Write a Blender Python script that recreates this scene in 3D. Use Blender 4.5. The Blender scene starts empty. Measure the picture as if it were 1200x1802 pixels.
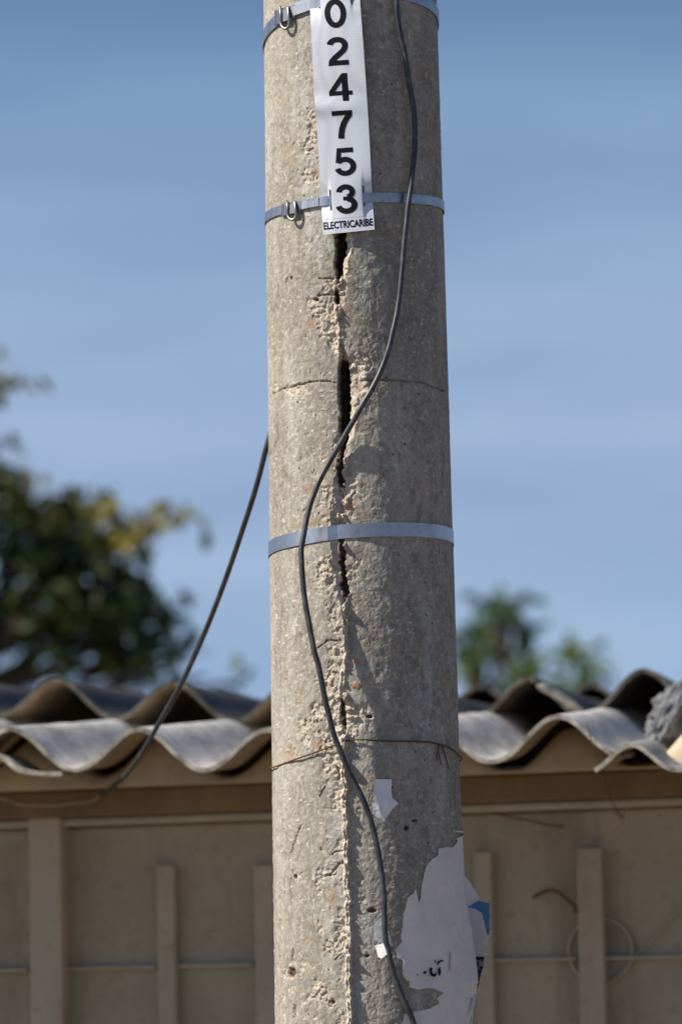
import bpy, math, random
import numpy as np
from mathutils import Matrix, Vector
random.seed(7)
rng = np.random.default_rng(11)
S = bpy.context.scene
R_ = math.radians

# ------------------------------------------------------------------ camera
FPX, PW, PH = 7786.0, 1200.0, 1802.0
CAM = np.array([0.0, 0.0, 1.6])
pitch, roll = R_(5.5), R_(1.15)
FW = np.array([0, math.cos(pitch), math.sin(pitch)])
X0 = np.array([1.0, 0, 0]); U0 = np.array([0, -math.sin(pitch), math.cos(pitch)])
RT = X0*math.cos(roll) - U0*math.sin(roll)
UP = U0*math.cos(roll) + X0*math.sin(roll)
cd = bpy.data.cameras.new('camera'); cam = bpy.data.objects.new('camera', cd)
S.collection.objects.link(cam)
cam.matrix_world = Matrix(((RT[0], UP[0], -FW[0], CAM[0]), (RT[1], UP[1], -FW[1], CAM[1]),
                           (RT[2], UP[2], -FW[2], CAM[2]), (0, 0, 0, 1)))
cd.sensor_fit = 'VERTICAL'; cd.sensor_height = 36.0; cd.sensor_width = 24.0
cd.lens = FPX/PH*36.0
cd.clip_start = 0.1; cd.clip_end = 3000
cd.dof.use_dof = True; cd.dof.focus_distance = 5.11; cd.dof.aperture_fstop = 5.0
S.camera = cam

# ------------------------------------------------------------------ light
SUN_AZ = R_(74)      # left of the direction pole -> camera
SUN_EL = R_(43)
sd = np.array([-math.sin(SUN_AZ)*math.cos(SUN_EL), -math.cos(SUN_AZ)*math.cos(SUN_EL), math.sin(SUN_EL)])
sl = bpy.data.lights.new('sun', 'SUN'); sl.energy = 5.0; sl.angle = R_(0.53); sl.color = (1.0, 0.925, 0.80)
so = bpy.data.objects.new('sun', sl); S.collection.objects.link(so)
so.rotation_euler = Vector(sd).to_track_quat('Z', 'Y').to_euler()
so.location = (-3, -1, 6)
W = bpy.data.worlds.new('World'); S.world = W; W.use_nodes = True
nt = W.node_tree; nt.nodes.clear()
def N(t, k, **kw):
    n = t.nodes.new(k)
    for a, b in kw.items(): setattr(n, a, b)
    return n
wo = N(nt, 'ShaderNodeOutputWorld'); bg = N(nt, 'ShaderNodeBackground'); bg.inputs[1].default_value = 0.104
sky = N(nt, 'ShaderNodeTexSky', sky_type='NISHITA', sun_disc=False)
sky.sun_elevation = SUN_EL; sky.sun_rotation = math.atan2(sd[0], sd[1])
sky.air_density = 1.0; sky.dust_density = 0.6; sky.ozone_density = 2.0
tc = N(nt, 'ShaderNodeTexCoord'); sp = N(nt, 'ShaderNodeSeparateXYZ'); cb = N(nt, 'ShaderNodeCombineXYZ')
mz = N(nt, 'ShaderNodeMath', operation='MULTIPLY_ADD'); mz.inputs[1].default_value = 1.5; mz.inputs[2].default_value = 0.25
nm = N(nt, 'ShaderNodeVectorMath', operation='NORMALIZE')
L = nt.links.new
L(tc.outputs['Generated'], sp.inputs[0]); L(sp.outputs[0], cb.inputs[0]); L(sp.outputs[1], cb.inputs[1])
L(sp.outputs[2], mz.inputs[0]); L(mz.outputs[0], cb.inputs[2]); L(cb.outputs[0], nm.inputs[0]); L(nm.outputs[0], sky.inputs[0])
# deeper blue overhead, thin high haze low in the sky, faint streaks in it
tn = N(nt, 'ShaderNodeMixRGB', blend_type='MULTIPLY'); tn.inputs[0].default_value = 1
dk = N(nt, 'ShaderNodeValToRGB'); e = dk.color_ramp.elements
e[0].position = .185; e[0].color = (1.0, 1.01, 1.03, 1); e[1].position = .25; e[1].color = (.34, .53, .70, 1)
L(sp.outputs[2], dk.inputs[0]); L(sky.outputs[0], tn.inputs[1]); L(dk.outputs[0], tn.inputs[2])
hz = N(nt, 'ShaderNodeValToRGB'); e = hz.color_ramp.elements
e[0].position = 0; e[0].color = (.78, .80, .72, 1); e[1].position = .235; e[1].color = (0, 0, 0, 1)
for p_, c_ in ((.062, (.74, .80, .72, 1)), (.112, (.97, 1.02, 1, 1)), (.155, (.72, .86, .90, 1)), (.19, (.36, .54, .58, 1))):
    q_ = hz.color_ramp.elements.new(p_); q_.color = c_
L(sp.outputs[2], hz.inputs[0])
mp = N(nt, 'ShaderNodeMapping'); mp.inputs['Scale'].default_value = (6, 6, 30); mp.inputs['Rotation'].default_value = (0, R_(-14), 0)
cl = N(nt, 'ShaderNodeTexNoise'); cl.inputs['Scale'].default_value = 1.3; cl.inputs['Detail'].default_value = 5; cl.inputs['Roughness'].default_value = 0.5
cr = N(nt, 'ShaderNodeMapRange'); cr.inputs[1].default_value = 0.3; cr.inputs[2].default_value = 0.7; cr.inputs[3].default_value = .92; cr.inputs[4].default_value = 1.68
L(tc.outputs['Generated'], mp.inputs[0]); L(mp.outputs[0], cl.inputs[0]); L(cl.outputs[0], cr.inputs[0])
hs = N(nt, 'ShaderNodeVectorMath', operation='SCALE'); L(hz.outputs[0], hs.inputs[0]); L(cr.outputs[0], hs.inputs['Scale'])
ad_ = N(nt, 'ShaderNodeVectorMath', operation='ADD'); L(tn.outputs[0], ad_.inputs[0]); L(hs.outputs[0], ad_.inputs[1])
L(ad_.outputs[0], bg.inputs[0]); L(bg.outputs[0], wo.inputs[0])
S.view_settings.view_transform = 'Standard'; S.view_settings.look = 'None'
S.view_settings.exposure = 0.32; S.view_settings.gamma = 1.0
S.render.engine = 'CYCLES'

# ------------------------------------------------------------------ projection helpers (used to read sizes and places off the photo)
def ray(px, py):
    px = np.asarray(px, float); py = np.asarray(py, float)
    return (FW[None, :] + ((px.ravel()-PW/2)/FPX)[:, None]*RT + ((PH/2-py.ravel())/FPX)[:, None]*UP)
def atY(px, py, Y):
    d = ray(px, py); t = (np.broadcast_to(Y, (len(d),))-CAM[1])/d[:, 1]
    return CAM + d*t[:, None]
def proj(P):
    q = P-CAM; dp = q@FW
    return PW/2+FPX*(q@RT)/dp, PH/2-FPX*(q@UP)/dp
PY = 5.2
T0 = atY([616], [0], PY)[0]; B0 = atY([653], [1802], PY)[0]
AXk = (T0[0]-B0[0])/(T0[2]-B0[2]); AX0 = B0[0]-AXk*B0[2]
Rt = 152.0/FPX*((T0-CAM)@FW); Rb = 169.0/FPX*((B0-CAM)@FW)
RK = (Rt-Rb)/(T0[2]-B0[2]); RC = Rb-RK*B0[2]
def Rz(z): return RC+RK*z
def hit(px, py, off=0.0):
    """point where the view ray meets the pole's cone grown by off; also theta and z"""
    d = ray(px, py); z = CAM[2]+d[:, 2]*PY
    for _ in range(6):
        r = Rz(z)+off; cx = AX0+AXk*z
        a = d[:, 0]**2+d[:, 1]**2; b = -2*(d[:, 0]*cx+d[:, 1]*PY); c = cx**2+PY**2-r**2
        D = np.maximum(b*b-4*a*c, 0); t = (-b-np.sqrt(D))/(2*a)
        z = CAM[2]+d[:, 2]*t
    P = CAM+d*t[:, None]
    th = np.arctan2(P[:, 0]-cx, -(P[:, 1]-PY))
    return P, th, z
def surf(th, z, off=0.0):
    r = Rz(z)+off
    return np.stack([AX0+AXk*z+r*np.sin(th), PY-r*np.cos(th), z+0*th], -1)

# ------------------------------------------------------------------ numpy noise
def vnoise(x, y, seed=0):
    g = np.random.default_rng(seed).random((256, 256))
    xi = np.floor(x).astype(int); yi = np.floor(y).astype(int); fx = x-xi; fy = y-yi
    fx = fx*fx*(3-2*fx); fy = fy*fy*(3-2*fy)
    a = g[xi % 256, yi % 256]; b = g[(xi+1) % 256, yi % 256]; c = g[xi % 256, (yi+1) % 256]; d = g[(xi+1) % 256, (yi+1) % 256]
    return (a*(1-fx)+b*fx)*(1-fy)+(c*(1-fx)+d*fx)*fy
def fbm(x, y, seed=0, o=4):
    s = 0; a = 0.5; t = 0
    for i in range(o):
        s = s+a*vnoise(x*2**i+17*i, y*2**i+31*i, seed+i); t += a; a *= 0.5
    return s/t
def worley(x, y, seed=0):
    g = np.random.default_rng(seed).random((128, 128, 3))
    xi = np.floor(x).astype(int); yi = np.floor(y).astype(int)
    best = np.full(x.shape, 9.0); idv = np.zeros(x.shape)
    for i in (-1, 0, 1):
        for j in (-1, 0, 1):
            c = g[(xi+i) % 128, (yi+j) % 128]
            d = np.hypot(xi+i+c[..., 0]-x, yi+j+c[..., 1]-y)
            m = d < best; best = np.where(m, d, best); idv = np.where(m, c[..., 2], idv)
    return best, idv
def sst(a, b, x):
    t = np.clip((x-a)/(b-a), 0, 1); return t*t*(3-2*t)
def inpoly(x, y, P):
    P = np.asarray(P, float); r = np.zeros(x.shape, bool); j = len(P)-1
    for i in range(len(P)):
        xi, yi = P[i]; xj, yj = P[j]
        c = ((yi > y) != (yj > y)) & (x < (xj-xi)*(y-yi)/((yj-yi) if yj != yi else 1e-9)+xi)
        r ^= c; j = i
    return r

# ------------------------------------------------------------------ object helpers
def tagp(o, label=None, cat=None, group=None, kind=None):
    if label: o['label'] = label
    if cat: o['category'] = cat
    if group: o['group'] = group
    if kind: o['kind'] = kind
    return o
def empty(name, loc, label, cat, group=None):
    o = bpy.data.objects.new(name, None); S.collection.objects.link(o); o.location = loc
    o.empty_display_size = 0.05
    return tagp(o, label, cat, group)
def mesh(name, V, F, mats, parent=None, smooth=True, fm=None, auto=None):
    V = np.asarray(V, float)
    if parent is not None: org = np.array(parent['org'])
    else:
        org = np.array([(V[:, 0].min()+V[:, 0].max())/2, (V[:, 1].min()+V[:, 1].max())/2, V[:, 2].min()])
    me = bpy.data.meshes.new(name)
    if isinstance(F, np.ndarray):
        k = F.shape[1]; me.vertices.add(len(V)); me.vertices.foreach_set('co', (V-org).ravel())
        me.loops.add(F.size); me.loops.foreach_set('vertex_index', F.ravel().astype(np.int32))
        me.polygons.add(len(F)); me.polygons.foreach_set('loop_start', np.arange(0, F.size, k, dtype=np.int32))
        me.update(calc_edges=True)
    else:
        me.from_pydata((V-org).tolist(), [], [tuple(int(a) for a in f) for f in F]); me.update()
    me.validate()
    if not isinstance(mats, (list, tuple)): mats = [mats]
    for m in mats: me.materials.append(m)
    me.polygons.foreach_set('use_smooth', np.full(len(me.polygons), smooth))
    if fm is not None and len(fm) == len(me.polygons): me.polygons.foreach_set('material_index', np.asarray(fm, np.int32))
    if auto:
        try: me.set_sharp_from_angle(angle=R_(auto))
        except Exception: pass
    o = bpy.data.objects.new(name, me); S.collection.objects.link(o)
    if parent is not None:
        o.parent = parent
        if parent.parent is not None or parent.type == 'MESH' or parent.type == 'EMPTY': o['org'] = org.tolist()
    else:
        o.location = org; o['org'] = org.tolist()
    return o
def root(name, loc, label, cat, group=None):
    e = empty(name, loc, label, cat, group); e['org'] = list(map(float, loc)); return e
def catmull(P, n=10):
    P = np.asarray(P, float); Q = np.vstack([2*P[0]-P[1], P, 2*P[-1]-P[-2]]); out = []
    for i in range(1, len(Q)-2):
        for k in range(n):
            t = k/n; a, b, c, d = Q[i-1:i+3]
            out.append(0.5*((2*b)+(-a+c)*t+(2*a-5*b+4*c-d)*t*t+(-a+3*b-3*c+d)*t**3))
    out.append(P[-1]); return np.array(out)
def tubeVF(P, r, seg=10, cap=True):
    P = np.asarray(P, float); n = len(P); r = np.broadcast_to(r, (n,))
    T = np.gradient(P, axis=0); T /= np.linalg.norm(T, axis=1)[:, None]+1e-12
    up = np.array([0.13, 0.9, 0.2]); V = []
    a = np.cross(T[0], up); a /= np.linalg.norm(a)
    for i in range(n):
        a = a-T[i]*(a@T[i]); a /= np.linalg.norm(a)+1e-12; b = np.cross(T[i], a)
        for k in range(seg):
            w = 2*math.pi*k/seg; V.append(P[i]+r[i]*(a*math.cos(w)+b*math.sin(w)))
    F = [(i*seg+k, i*seg+(k+1) % seg, (i+1)*seg+(k+1) % seg, (i+1)*seg+k) for i in range(n-1) for k in range(seg)]
    if cap:
        F.append(tuple(range(seg))[::-1]); F.append(tuple((n-1)*seg+k for k in range(seg)))
    return V, F
class MB:
    def __init__(s): s.V = []; s.F = []; s.M = []
    def add(s, V, F, m=0):
        o = len(s.V); s.V += [tuple(v) for v in V]; s.F += [tuple(int(i)+o for i in f) for f in F]; s.M += [m]*len(F); return s
    def tube(s, P, r, seg=8, m=0): V, F = tubeVF(P, r, seg); return s.add(V, F, m)
    def build(s, name, mats, parent=None, smooth=True, auto=None):
        return mesh(name, s.V, s.F, mats, parent, smooth, s.M, auto)
def gridF(nu, nv, wrap=False):
    i = np.arange(nu-1)[:, None]*nv; j = np.arange(nv if wrap else nv-1)[None, :]; jn = (j+1) % nv
    return np.stack([i+j, i+jn, i+nv+jn, i+nv+j], -1).reshape(-1, 4)

# ------------------------------------------------------------------ materials
def mat(name, col=(.5, .5, .5), rough=.7, metal=0.0, spec=0.5):
    m = bpy.data.materials.new(name); m.use_nodes = True; b = m.node_tree.nodes['Principled BSDF']
    b.inputs['Base Color'].default_value = (*col, 1); b.inputs['Roughness'].default_value = rough
    b.inputs['Metallic'].default_value = metal; b.inputs['Specular IOR Level'].default_value = spec
    return m
class G:
    """small node graph helper working in object coordinates"""
    def __init__(s, m):
        s.t = m.node_tree; s.b = s.t.nodes['Principled BSDF']; s.tc = N(s.t, 'ShaderNodeTexCoord')
    def l(s, a, b): s.t.links.new(a, b)
    def map(s, sc=(1, 1, 1), rot=(0, 0, 0)):
        n = N(s.t, 'ShaderNodeMapping'); n.inputs['Scale'].default_value = sc; n.inputs['Rotation'].default_value = rot
        s.l(s.tc.outputs['Object'], n.inputs[0]); return n.outputs[0]
    def noise(s, scale, detail=4, rough=.6, v=None, dist=0):
        n = N(s.t, 'ShaderNodeTexNoise'); n.inputs['Scale'].default_value = scale; n.inputs['Detail'].default_value = detail
        n.inputs['Roughness'].default_value = rough; n.inputs['Distortion'].default_value = dist
        s.l(v if v is not None else s.tc.outputs['Object'], n.inputs[0]); return n.outputs[0]
    def vor(s, scale, v=None, feature='F1', out=0, rnd=1):
        n = N(s.t, 'ShaderNodeTexVoronoi', feature=feature); n.inputs['Scale'].default_value = scale
        n.inputs['Randomness'].default_value = rnd
        s.l(v if v is not None else s.tc.outputs['Object'], n.inputs[0]); return n.outputs[out]
    def rng(s, x, a, b, c=0, d=1):
        n = N(s.t, 'ShaderNodeMapRange'); n.clamp = True
        for i, q in enumerate((a, b, c, d)): n.inputs[i+1].default_value = q
        s.l(x, n.inputs[0]); return n.outputs[0]
    def mul(s, a, b, op='MULTIPLY'):
        n = N(s.t, 'ShaderNodeMath', operation=op); n.use_clamp = (op != 'ADD')
        for i, q in enumerate((a, b)):
            if isinstance(q, (int, float)): n.inputs[i].default_value = q
            else: s.l(q, n.inputs[i])
        return n.outputs[0]
    def mix(s, f, a, b, mode='MIX'):
        n = N(s.t, 'ShaderNodeMixRGB', blend_type=mode)
        for i, q in enumerate((f, a, b)):
            if isinstance(q, (int, float)): n.inputs[i].default_value = q
            elif isinstance(q, tuple): n.inputs[i].default_value = (*q, 1)
            else: s.l(q, n.inputs[i])
        return n.outputs[0]
    def attr(s, name):
        n = N(s.t, 'ShaderNodeAttribute'); n.attribute_name = name; return n.outputs['Fac']
    def col(s, c): s.l(c, s.b.inputs['Base Color'])
    def rgh(s, c): s.l(c, s.b.inputs['Roughness'])
    def bump(s, h, strength=.5, dist=.001, prev=None):
        n = N(s.t, 'ShaderNodeBump'); n.inputs['Strength'].default_value = strength; n.inputs['Distance'].default_value = dist
        s.l(h, n.inputs['Height'])
        if prev is not None: s.l(prev, n.inputs['Normal'])
        s.l(n.outputs[0], s.b.inputs['Normal']); return n.outputs[0]

def concrete_pole():
    m = mat('pole_concrete', rough=.9, spec=.25); g = G(m)
    big = g.noise(5, 5, .6); base = g.mix(g.rng(big, .42, .58), (.32, .288, .24), (.415, .38, .325))
    vs = g.noise(1, 5, .65, g.map((38, 38, 5))); base = g.mix(g.mul(g.rng(vs, .42, .66), .75), base, (.25, .225, .19))
    vs2 = g.noise(1, 4, .6, g.map((30, 30, 4), (0, 0, 1))); base = g.mix(g.mul(g.rng(vs2, .52, .70), .65), base, (.52, .51, .48))
    m2 = g.noise(95, 5, .7); base = g.mix(g.mul(g.rng(m2, .48, .64), .62), base, (.22, .195, .16))
    m3 = g.noise(210, 3, .7); base = g.mix(g.mul(g.rng(m3, .50, .66), .65), base, (.52, .48, .42))
    wv = g.noise(60, 2, .5)
    mpv = g.map((1, 1, 1.9)); ad = N(g.t, 'ShaderNodeVectorMath', operation='ADD'); nn = N(g.t, 'ShaderNodeTexNoise'); nn.inputs['Scale'].default_value = 90
    sc = N(g.t, 'ShaderNodeVectorMath', operation='SCALE'); sc.inputs['Scale'].default_value = .008
    g.l(g.tc.outputs['Object'], nn.inputs[0]); g.l(nn.outputs[1], sc.inputs[0]); g.l(mpv, ad.inputs[0]); g.l(sc.outputs[0], ad.inputs[1])
    vd = g.vor(85, ad.outputs[0]); vc = g.vor(85, ad.outputs[0], out=1)
    sepc = N(g.t, 'ShaderNodeSeparateColor'); g.l(vc, sepc.inputs[0])
    fleck = g.mul(g.rng(vd, .34, .12), g.rng(sepc.outputs[0], .50, .62)); dens = g.rng(g.noise(14, 3), .40, .58, .15, 1)
    fk = g.mul(fleck, dens)
    base = g.mix(g.mul(fk, .7), base, (.66, .61, .53))
    f3 = g.mul(g.rng(g.noise(1, 3, .75, g.map((120, 120, 85), (0, 0, .5))), .60, .68), g.rng(g.noise(19, 3), .38, .55, .2, 1)); base = g.mix(g.mul(f3, .75), base, (.66, .61, .52))
    f4 = g.rng(g.noise(1, 4, .7, g.map((70, 70, 45), (0, 0, 2))), .54, .66); base = g.mix(g.mul(f4, .6), base, (.19, .165, .13))
    vd2 = g.vor(150); vc2 = g.vor(150, out=1); sp2 = N(g.t, 'ShaderNodeSeparateColor'); g.l(vc2, sp2.inputs[0])
    pit = g.mul(g.rng(vd2, .30, .18), g.rng(sp2.outputs[1], .93, .96)); base = g.mix(g.mul(pit, .8), base, (.07, .055, .04))
    org = g.mul(g.rng(g.noise(22, 4, .6), .60, .72), .45); base = g.mix(org, base, (.42, .27, .14))
    br = g.attr('broken'); bn = g.noise(170, 4, .7)
    bcol = g.mix(g.rng(bn, .35, .65), (.38, .30, .22), (.68, .62, .525)); base = g.mix(br, base, bcol)
    base = g.mix(g.attr('rust'), base, (.42, .17, .06)); base = g.mix(g.attr('recess_brown'), base, (.10, .065, .04))
    g.col(base)
    h = g.mul(g.mul(g.noise(260, 4, .7), .6), g.mul(fk, .5), 'ADD'); h = g.mul(h, g.mul(pit, -1.2), 'ADD')
    n1 = g.bump(h, .9, .0011); h2 = g.mul(g.noise(80, 4, .65), 1.0); g.bump(h2, .7, .002, n1)
    return m
def metal_mat():
    m = mat('strap_steel', (.42, .43, .46), .33, 1.0); g = G(m)
    n = g.noise(1, 4, .6, g.map((40, 40, 12))); g.rgh(g.rng(n, .3, .7, .30, .48))
    g.col(g.mix(g.rng(g.noise(120, 3), .5, .8), (.43, .44, .47), (.30, .30, .32))); g.bump(g.noise(60, 3), .15, .001); return m
def sheet_mat(name, a, b, dark, edge=False, dk=.5):
    m = mat(name, a, .85, spec=.3); g = G(m)
    c = g.mix(g.rng(g.noise(18, 5, .65), .35, .65), a, b)
    st = g.noise(1, 5, .65, g.map((26, 5, 26), (0, 0, R_(9)))); c = g.mix(g.mul(g.rng(st, .42, .66), dk), c, dark)
    c = g.mix(g.mul(g.rng(g.noise(60, 5, .7), .50, .66), .6), c, dark); g.col(c)
    g.bump(g.noise(120, 4, .7), .5, .001); return m
def plaster(name, a, b, stain, amt=.5, sc=4):
    m = mat(name, a, .85, spec=.3); g = G(m)
    c = g.mix(g.rng(g.noise(sc, 5, .6), .35, .65), a, b)
    st = g.noise(1, 5, .65, g.map((9, 9, 1.6))); c = g.mix(g.mul(g.rng(st, .5, .75), amt), c, stain)
    c = g.mix(g.mul(g.rng(g.noise(55, 4, .7), .55, .75), amt*.6), c, stain); g.col(c)
    g.bump(g.noise(70, 4, .6), .3, .001); return m
M = {}
M['pole'] = concrete_pole(); M['steel'] = metal_mat()
M['steel_dark'] = mat('buckle_steel', (.27, .27, .28), .45, 1.0)
M['tag'] = mat('tag_reflective_white', (.80, .83, .88), .32, spec=.6)
g = G(M['tag']); hx = g.vor(420, rnd=.1); g.col(g.mix(g.rng(hx, .2, .6), (.84, .86, .91), (.66, .70, .78))); g.bump(g.noise(40, 3), .2, .001)
M['tag_back'] = mat('tag_back', (.45, .45, .46), .6)
M['ink'] = mat('black_ink', (.006, .006, .010), .55, spec=.2)
M['cable'] = mat('black_cable_sheath', (.03, .032, .037), .42, spec=.6); g = G(M['cable'])
g.col(g.mix(g.rng(g.noise(60, 4), .45, .7), (.028, .03, .035), (.075, .08, .088))); g.bump(g.noise(300, 3), .2, .0005)
M['rustwire'] = mat('rusty_wire', (.12, .06, .035), .9); M['palewire'] = mat('pale_twine', (.5, .42, .3), .8)
def paper(name, a, b):
    m = mat(name, a, .75, spec=.25); g = G(m); c = g.mix(g.rng(g.noise(20, 5, .6), .35, .7), a, b)
    c = g.mix(g.mul(g.rng(g.noise(120, 4), .6, .75), .3), c, (.4, .36, .33)); g.col(c)
    g.bump(g.noise(1, 4, .6, g.map((30, 30, 60))), .5, .002); return m
M['paper'] = paper('poster_paper', (.84, .775, .72), (.72, .665, .62)); M['scrap'] = paper('scrap_paper', (.86, .84, .84), (.76, .75, .76))
M['blue'] = mat('poster_blue', (.09, .26, .46), .6); M['black_print'] = mat('poster_black', (.02, .02, .025), .6)
M['red_print'] = mat('poster_red', (.22, .02, .02), .6); M['teal'] = mat('poster_teal', (.20, .42, .50), .7)
M['greyprint'] = mat('poster_grey', (.30, .30, .33), .7)
M['tape'] = mat('clear_tape', (.75, .76, .80), .25, spec=.7); M['tape'].node_tree.nodes['Principled BSDF'].inputs['Alpha'].default_value = .6
M['sheet_top'] = sheet_mat('fibre_cement_top', (.74, .70, .65), (.60, .57, .54), (.20, .195, .20), dk=.6)
M['sheet_top_dark'] = sheet_mat('fibre_cement_weathered', (.13, .13, .125), (.085, .085, .085), (.03, .03, .03), dk=.6)
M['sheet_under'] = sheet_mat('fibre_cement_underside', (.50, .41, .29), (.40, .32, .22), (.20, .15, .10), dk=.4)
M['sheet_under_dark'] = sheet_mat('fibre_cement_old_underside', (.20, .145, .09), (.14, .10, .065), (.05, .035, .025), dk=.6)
M['sheet_edge'] = sheet_mat('fibre_cement_broken_edge', (.50, .47, .41), (.36, .33, .28), (.12, .10, .08), dk=.6)
M['edge_dark'] = sheet_mat('fibre_cement_weathered_edge', (.16, .145, .12), (.11, .10, .085), (.05, .04, .03), dk=.7)
M['wall'] = plaster('wall_paint', (.46, .385, .27), (.38, .315, .22), (.20, .15, .10), .75)
M['fill'] = plaster('closure_mortar_paint', (.64, .52, .37), (.53, .43, .30), (.28, .20, .13), .5, 9)
M['beam'] = plaster('beam_stained', (.29, .19, .105), (.21, .135, .07), (.11, .07, .04), .5, 6)
M['trim'] = plaster('trim_paint', (.50, .43, .32), (.42, .36, .26), (.25, .18, .12), .4, 8)
M['post'] = plaster('post_paint', (.52, .425, .31), (.43, .365, .265), (.32, .19, .12), .75, 5)
M['rubble'] = mat('rubble_cement', (.28, .29, .31), .95); g = G(M['rubble'])
g.col(g.mix(g.rng(g.noise(60, 5, .7), .35, .65), (.07, .072, .08), (.26, .27, .285))); g.bump(g.noise(90, 5, .7), 1, .004)
def leafm(name, a, b, dk):
    m = mat(name, a, .5, spec=.35); g = G(m); c = g.mix(g.rng(g.noise(3.5, 3), .35, .65), a, b)
    c = g.mix(g.rng(g.noise(11, 2), .5, .7), c, dk); g.col(c)
    t = N(g.t, 'ShaderNodeBsdfTranslucent'); ms = N(g.t, 'ShaderNodeMixShader'); ms.inputs[0].default_value = .3
    g.l(c, t.inputs[0]); out = g.t.nodes['Material Output']; g.l(g.b.outputs[0], ms.inputs[1]); g.l(t.outputs[0], ms.inputs[2]); g.l(ms.outputs[0], out.inputs[0])
    return m
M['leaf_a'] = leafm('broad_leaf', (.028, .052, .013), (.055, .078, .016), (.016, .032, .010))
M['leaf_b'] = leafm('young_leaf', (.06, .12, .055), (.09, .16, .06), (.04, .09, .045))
M['leaf_sunlit'] = leafm('sunlit_yellow_leaf', (.20, .19, .03), (.30, .24, .03), (.10, .11, .02)); M['leaf_c'] = leafm('fresh_leaf', (.10, .17, .025), (.15, .20, .03), (.06, .11, .02))  # the yellow-green one paints sunlight into the left crown's leaf colour
M['bark'] = plaster('bark', (.13, .10, .075), (.09, .07, .05), (.04, .03, .02), .6, 12)
M['ground'] = plaster('dusty_ground', (.20, .16, .11), (.165, .13, .09), (.11, .09, .065), .4, .7)
M['render_side'] = M['wall']

# ------------------------------------------------------------------ ground
gn = 41; xs = np.linspace(-1, 1, gn); gx = np.sign(xs)*np.abs(xs)**3*900
GX, GY = np.meshgrid(gx, gx+5, indexing='ij'); GZ = 0*GX
go = mesh('ground', np.stack([GX, GY, GZ], -1).reshape(-1, 3), gridF(gn, gn)[:, ::-1], M['ground']); tagp(go, kind='structure')
go['label'] = 'dusty pale ground under the pole and the house'

# ------------------------------------------------------------------ house frame
HA = R_(9); HO = np.array([0.0, 5.95, 0.0]); EX = np.array([math.cos(HA), -math.sin(HA), 0]); EY = np.array([math.sin(HA), math.cos(HA), 0])
def HP(px, py, ly):
    d = ray([px], [py])[0]; t = ((HO-CAM)@EY+ly)/(d@EY); P = CAM+d*t-HO
    return P@EX, P[2]
def HW(lx, ly, z):
    lx, ly, z = np.broadcast_arrays(np.asarray(lx, float), np.asarray(ly, float), np.asarray(z, float))
    return HO+lx[..., None]*EX+ly[..., None]*EY+z[..., None]*np.array([0, 0, 1.0])
house = root('house', HW(0, 2.0, 0).tolist(), 'low cream-painted house behind the pole with sagging corrugated fibre-cement roof', 'house')
def hbox(mb, x0, x1, y0, y1, z0, z1, m=0, tilt=0.0, bev=.003):
    # box in house space; tilt = rise per metre along x
    import itertools
    b = bev; pts = []; 
    def c(x, y, z): pts.append(HW(x, y, z+tilt*x))
    xs_ = [x0, x0+b, x1-b, x1]; 
    V = []; F = []
    # chamfered profile in (y,z), swept along x
    prof = [(y0, z0+b), (y0+b, z0), (y1-b, z0), (y1, z0+b), (y1, z1-b), (y1-b, z1), (y0+b, z1), (y0, z1-b)]
    n = max(2, int((x1-x0)/.5)+2)
    for i in range(n):
        x = x0+(x1-x0)*i/(n-1)
        for (y, z) in prof: V.append(HW(x, y, z+tilt*x))
    for i in range(n-1):
        for k in range(8): F.append((i*8+k, i*8+(k+1) % 8, (i+1)*8+(k+1) % 8, (i+1)*8+k))
    F.append(tuple(range(8))[::-1]); F.append(tuple((n-1)*8+k for k in range(8)))
    mb.add(V, F, m); return mb
# beam
bx0, bz0t = HP(0, 1395, .22); bx1, bz1t = HP(1200, 1354, .22); _, bz0b = HP(0, 1442, .22); _, bz1b = HP(1200, 1398, .22)
tl = ((bz1t-bz0t)/(bx1-bx0)+(bz1b-bz0b)/(bx1-bx0))/2
ztop = bz0t-tl*bx0; zbot = bz0b-tl*bx0
hbox(MB(), -3, 3, .22, .35, zbot, ztop, tilt=tl).build('beam', M['beam'], house, smooth=False)
hbox(MB(), -3, 3, .242, .33, zbot-.0125, zbot-.0008, tilt=tl).build('trim_strip', M['trim'], house, smooth=False)
# wall: front panel, sides and back
wl = MB(); WF = .275
hbox(wl, -2.98, 2.98, WF, .39, 0.0, zbot-.0015-.012, tilt=tl)
wl.build('wall', M['wall'], house, smooth=False)
wb = MB(); hbox(wb, -2.98, -2.86, .392, 4.0, 0, 1.74); hbox(wb, 2.86, 2.98, .392, 4.0, 0, 1.74); hbox(wb, -2.858, 2.858, 3.88, 4.0, 0, 1.83)
wb.build('side_walls', M['wall'], house, smooth=False)
# closure (mortar painted over the gaps under the sheets)
def sheet_profile(crest_px, valley_px, ly, per=None):
    (cx, cz) = HP(*crest_px, ly); (vx, vz) = HP(*valley_px, ly)
    P = per if per else 2*abs(vx-cx)
    return cx, cz, P, cz-vz
def two(a, b, ly, k, amp_px):
    A_, B_ = HP(*a, ly), HP(*b, ly); P_ = (B_[0]-A_[0])/k
    return (A_[0], A_[1], P_, amp_px), (B_[1]-A_[1])/(B_[0]-A_[0])
pA = sheet_profile((254, 1280), (141, 1354), 0, (HP(471, 1281, 0)[0]-HP(20, 1279, 0)[0])/2)
pB = sheet_profile((980, 1258), (864, 1337), 0)
pU = sheet_profile((305, 1197), (408, 1260), .66, (HP(927, 1190, .66)[0]-HP(305, 1197, .66)[0])/3)
ampU = pU[3]; pA, tA = two((20, 1279), (471, 1281), 0, 2, pA[3]); pU, tU = two((100, 1192), (305, 1197), .66, 1, ampU)
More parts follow.
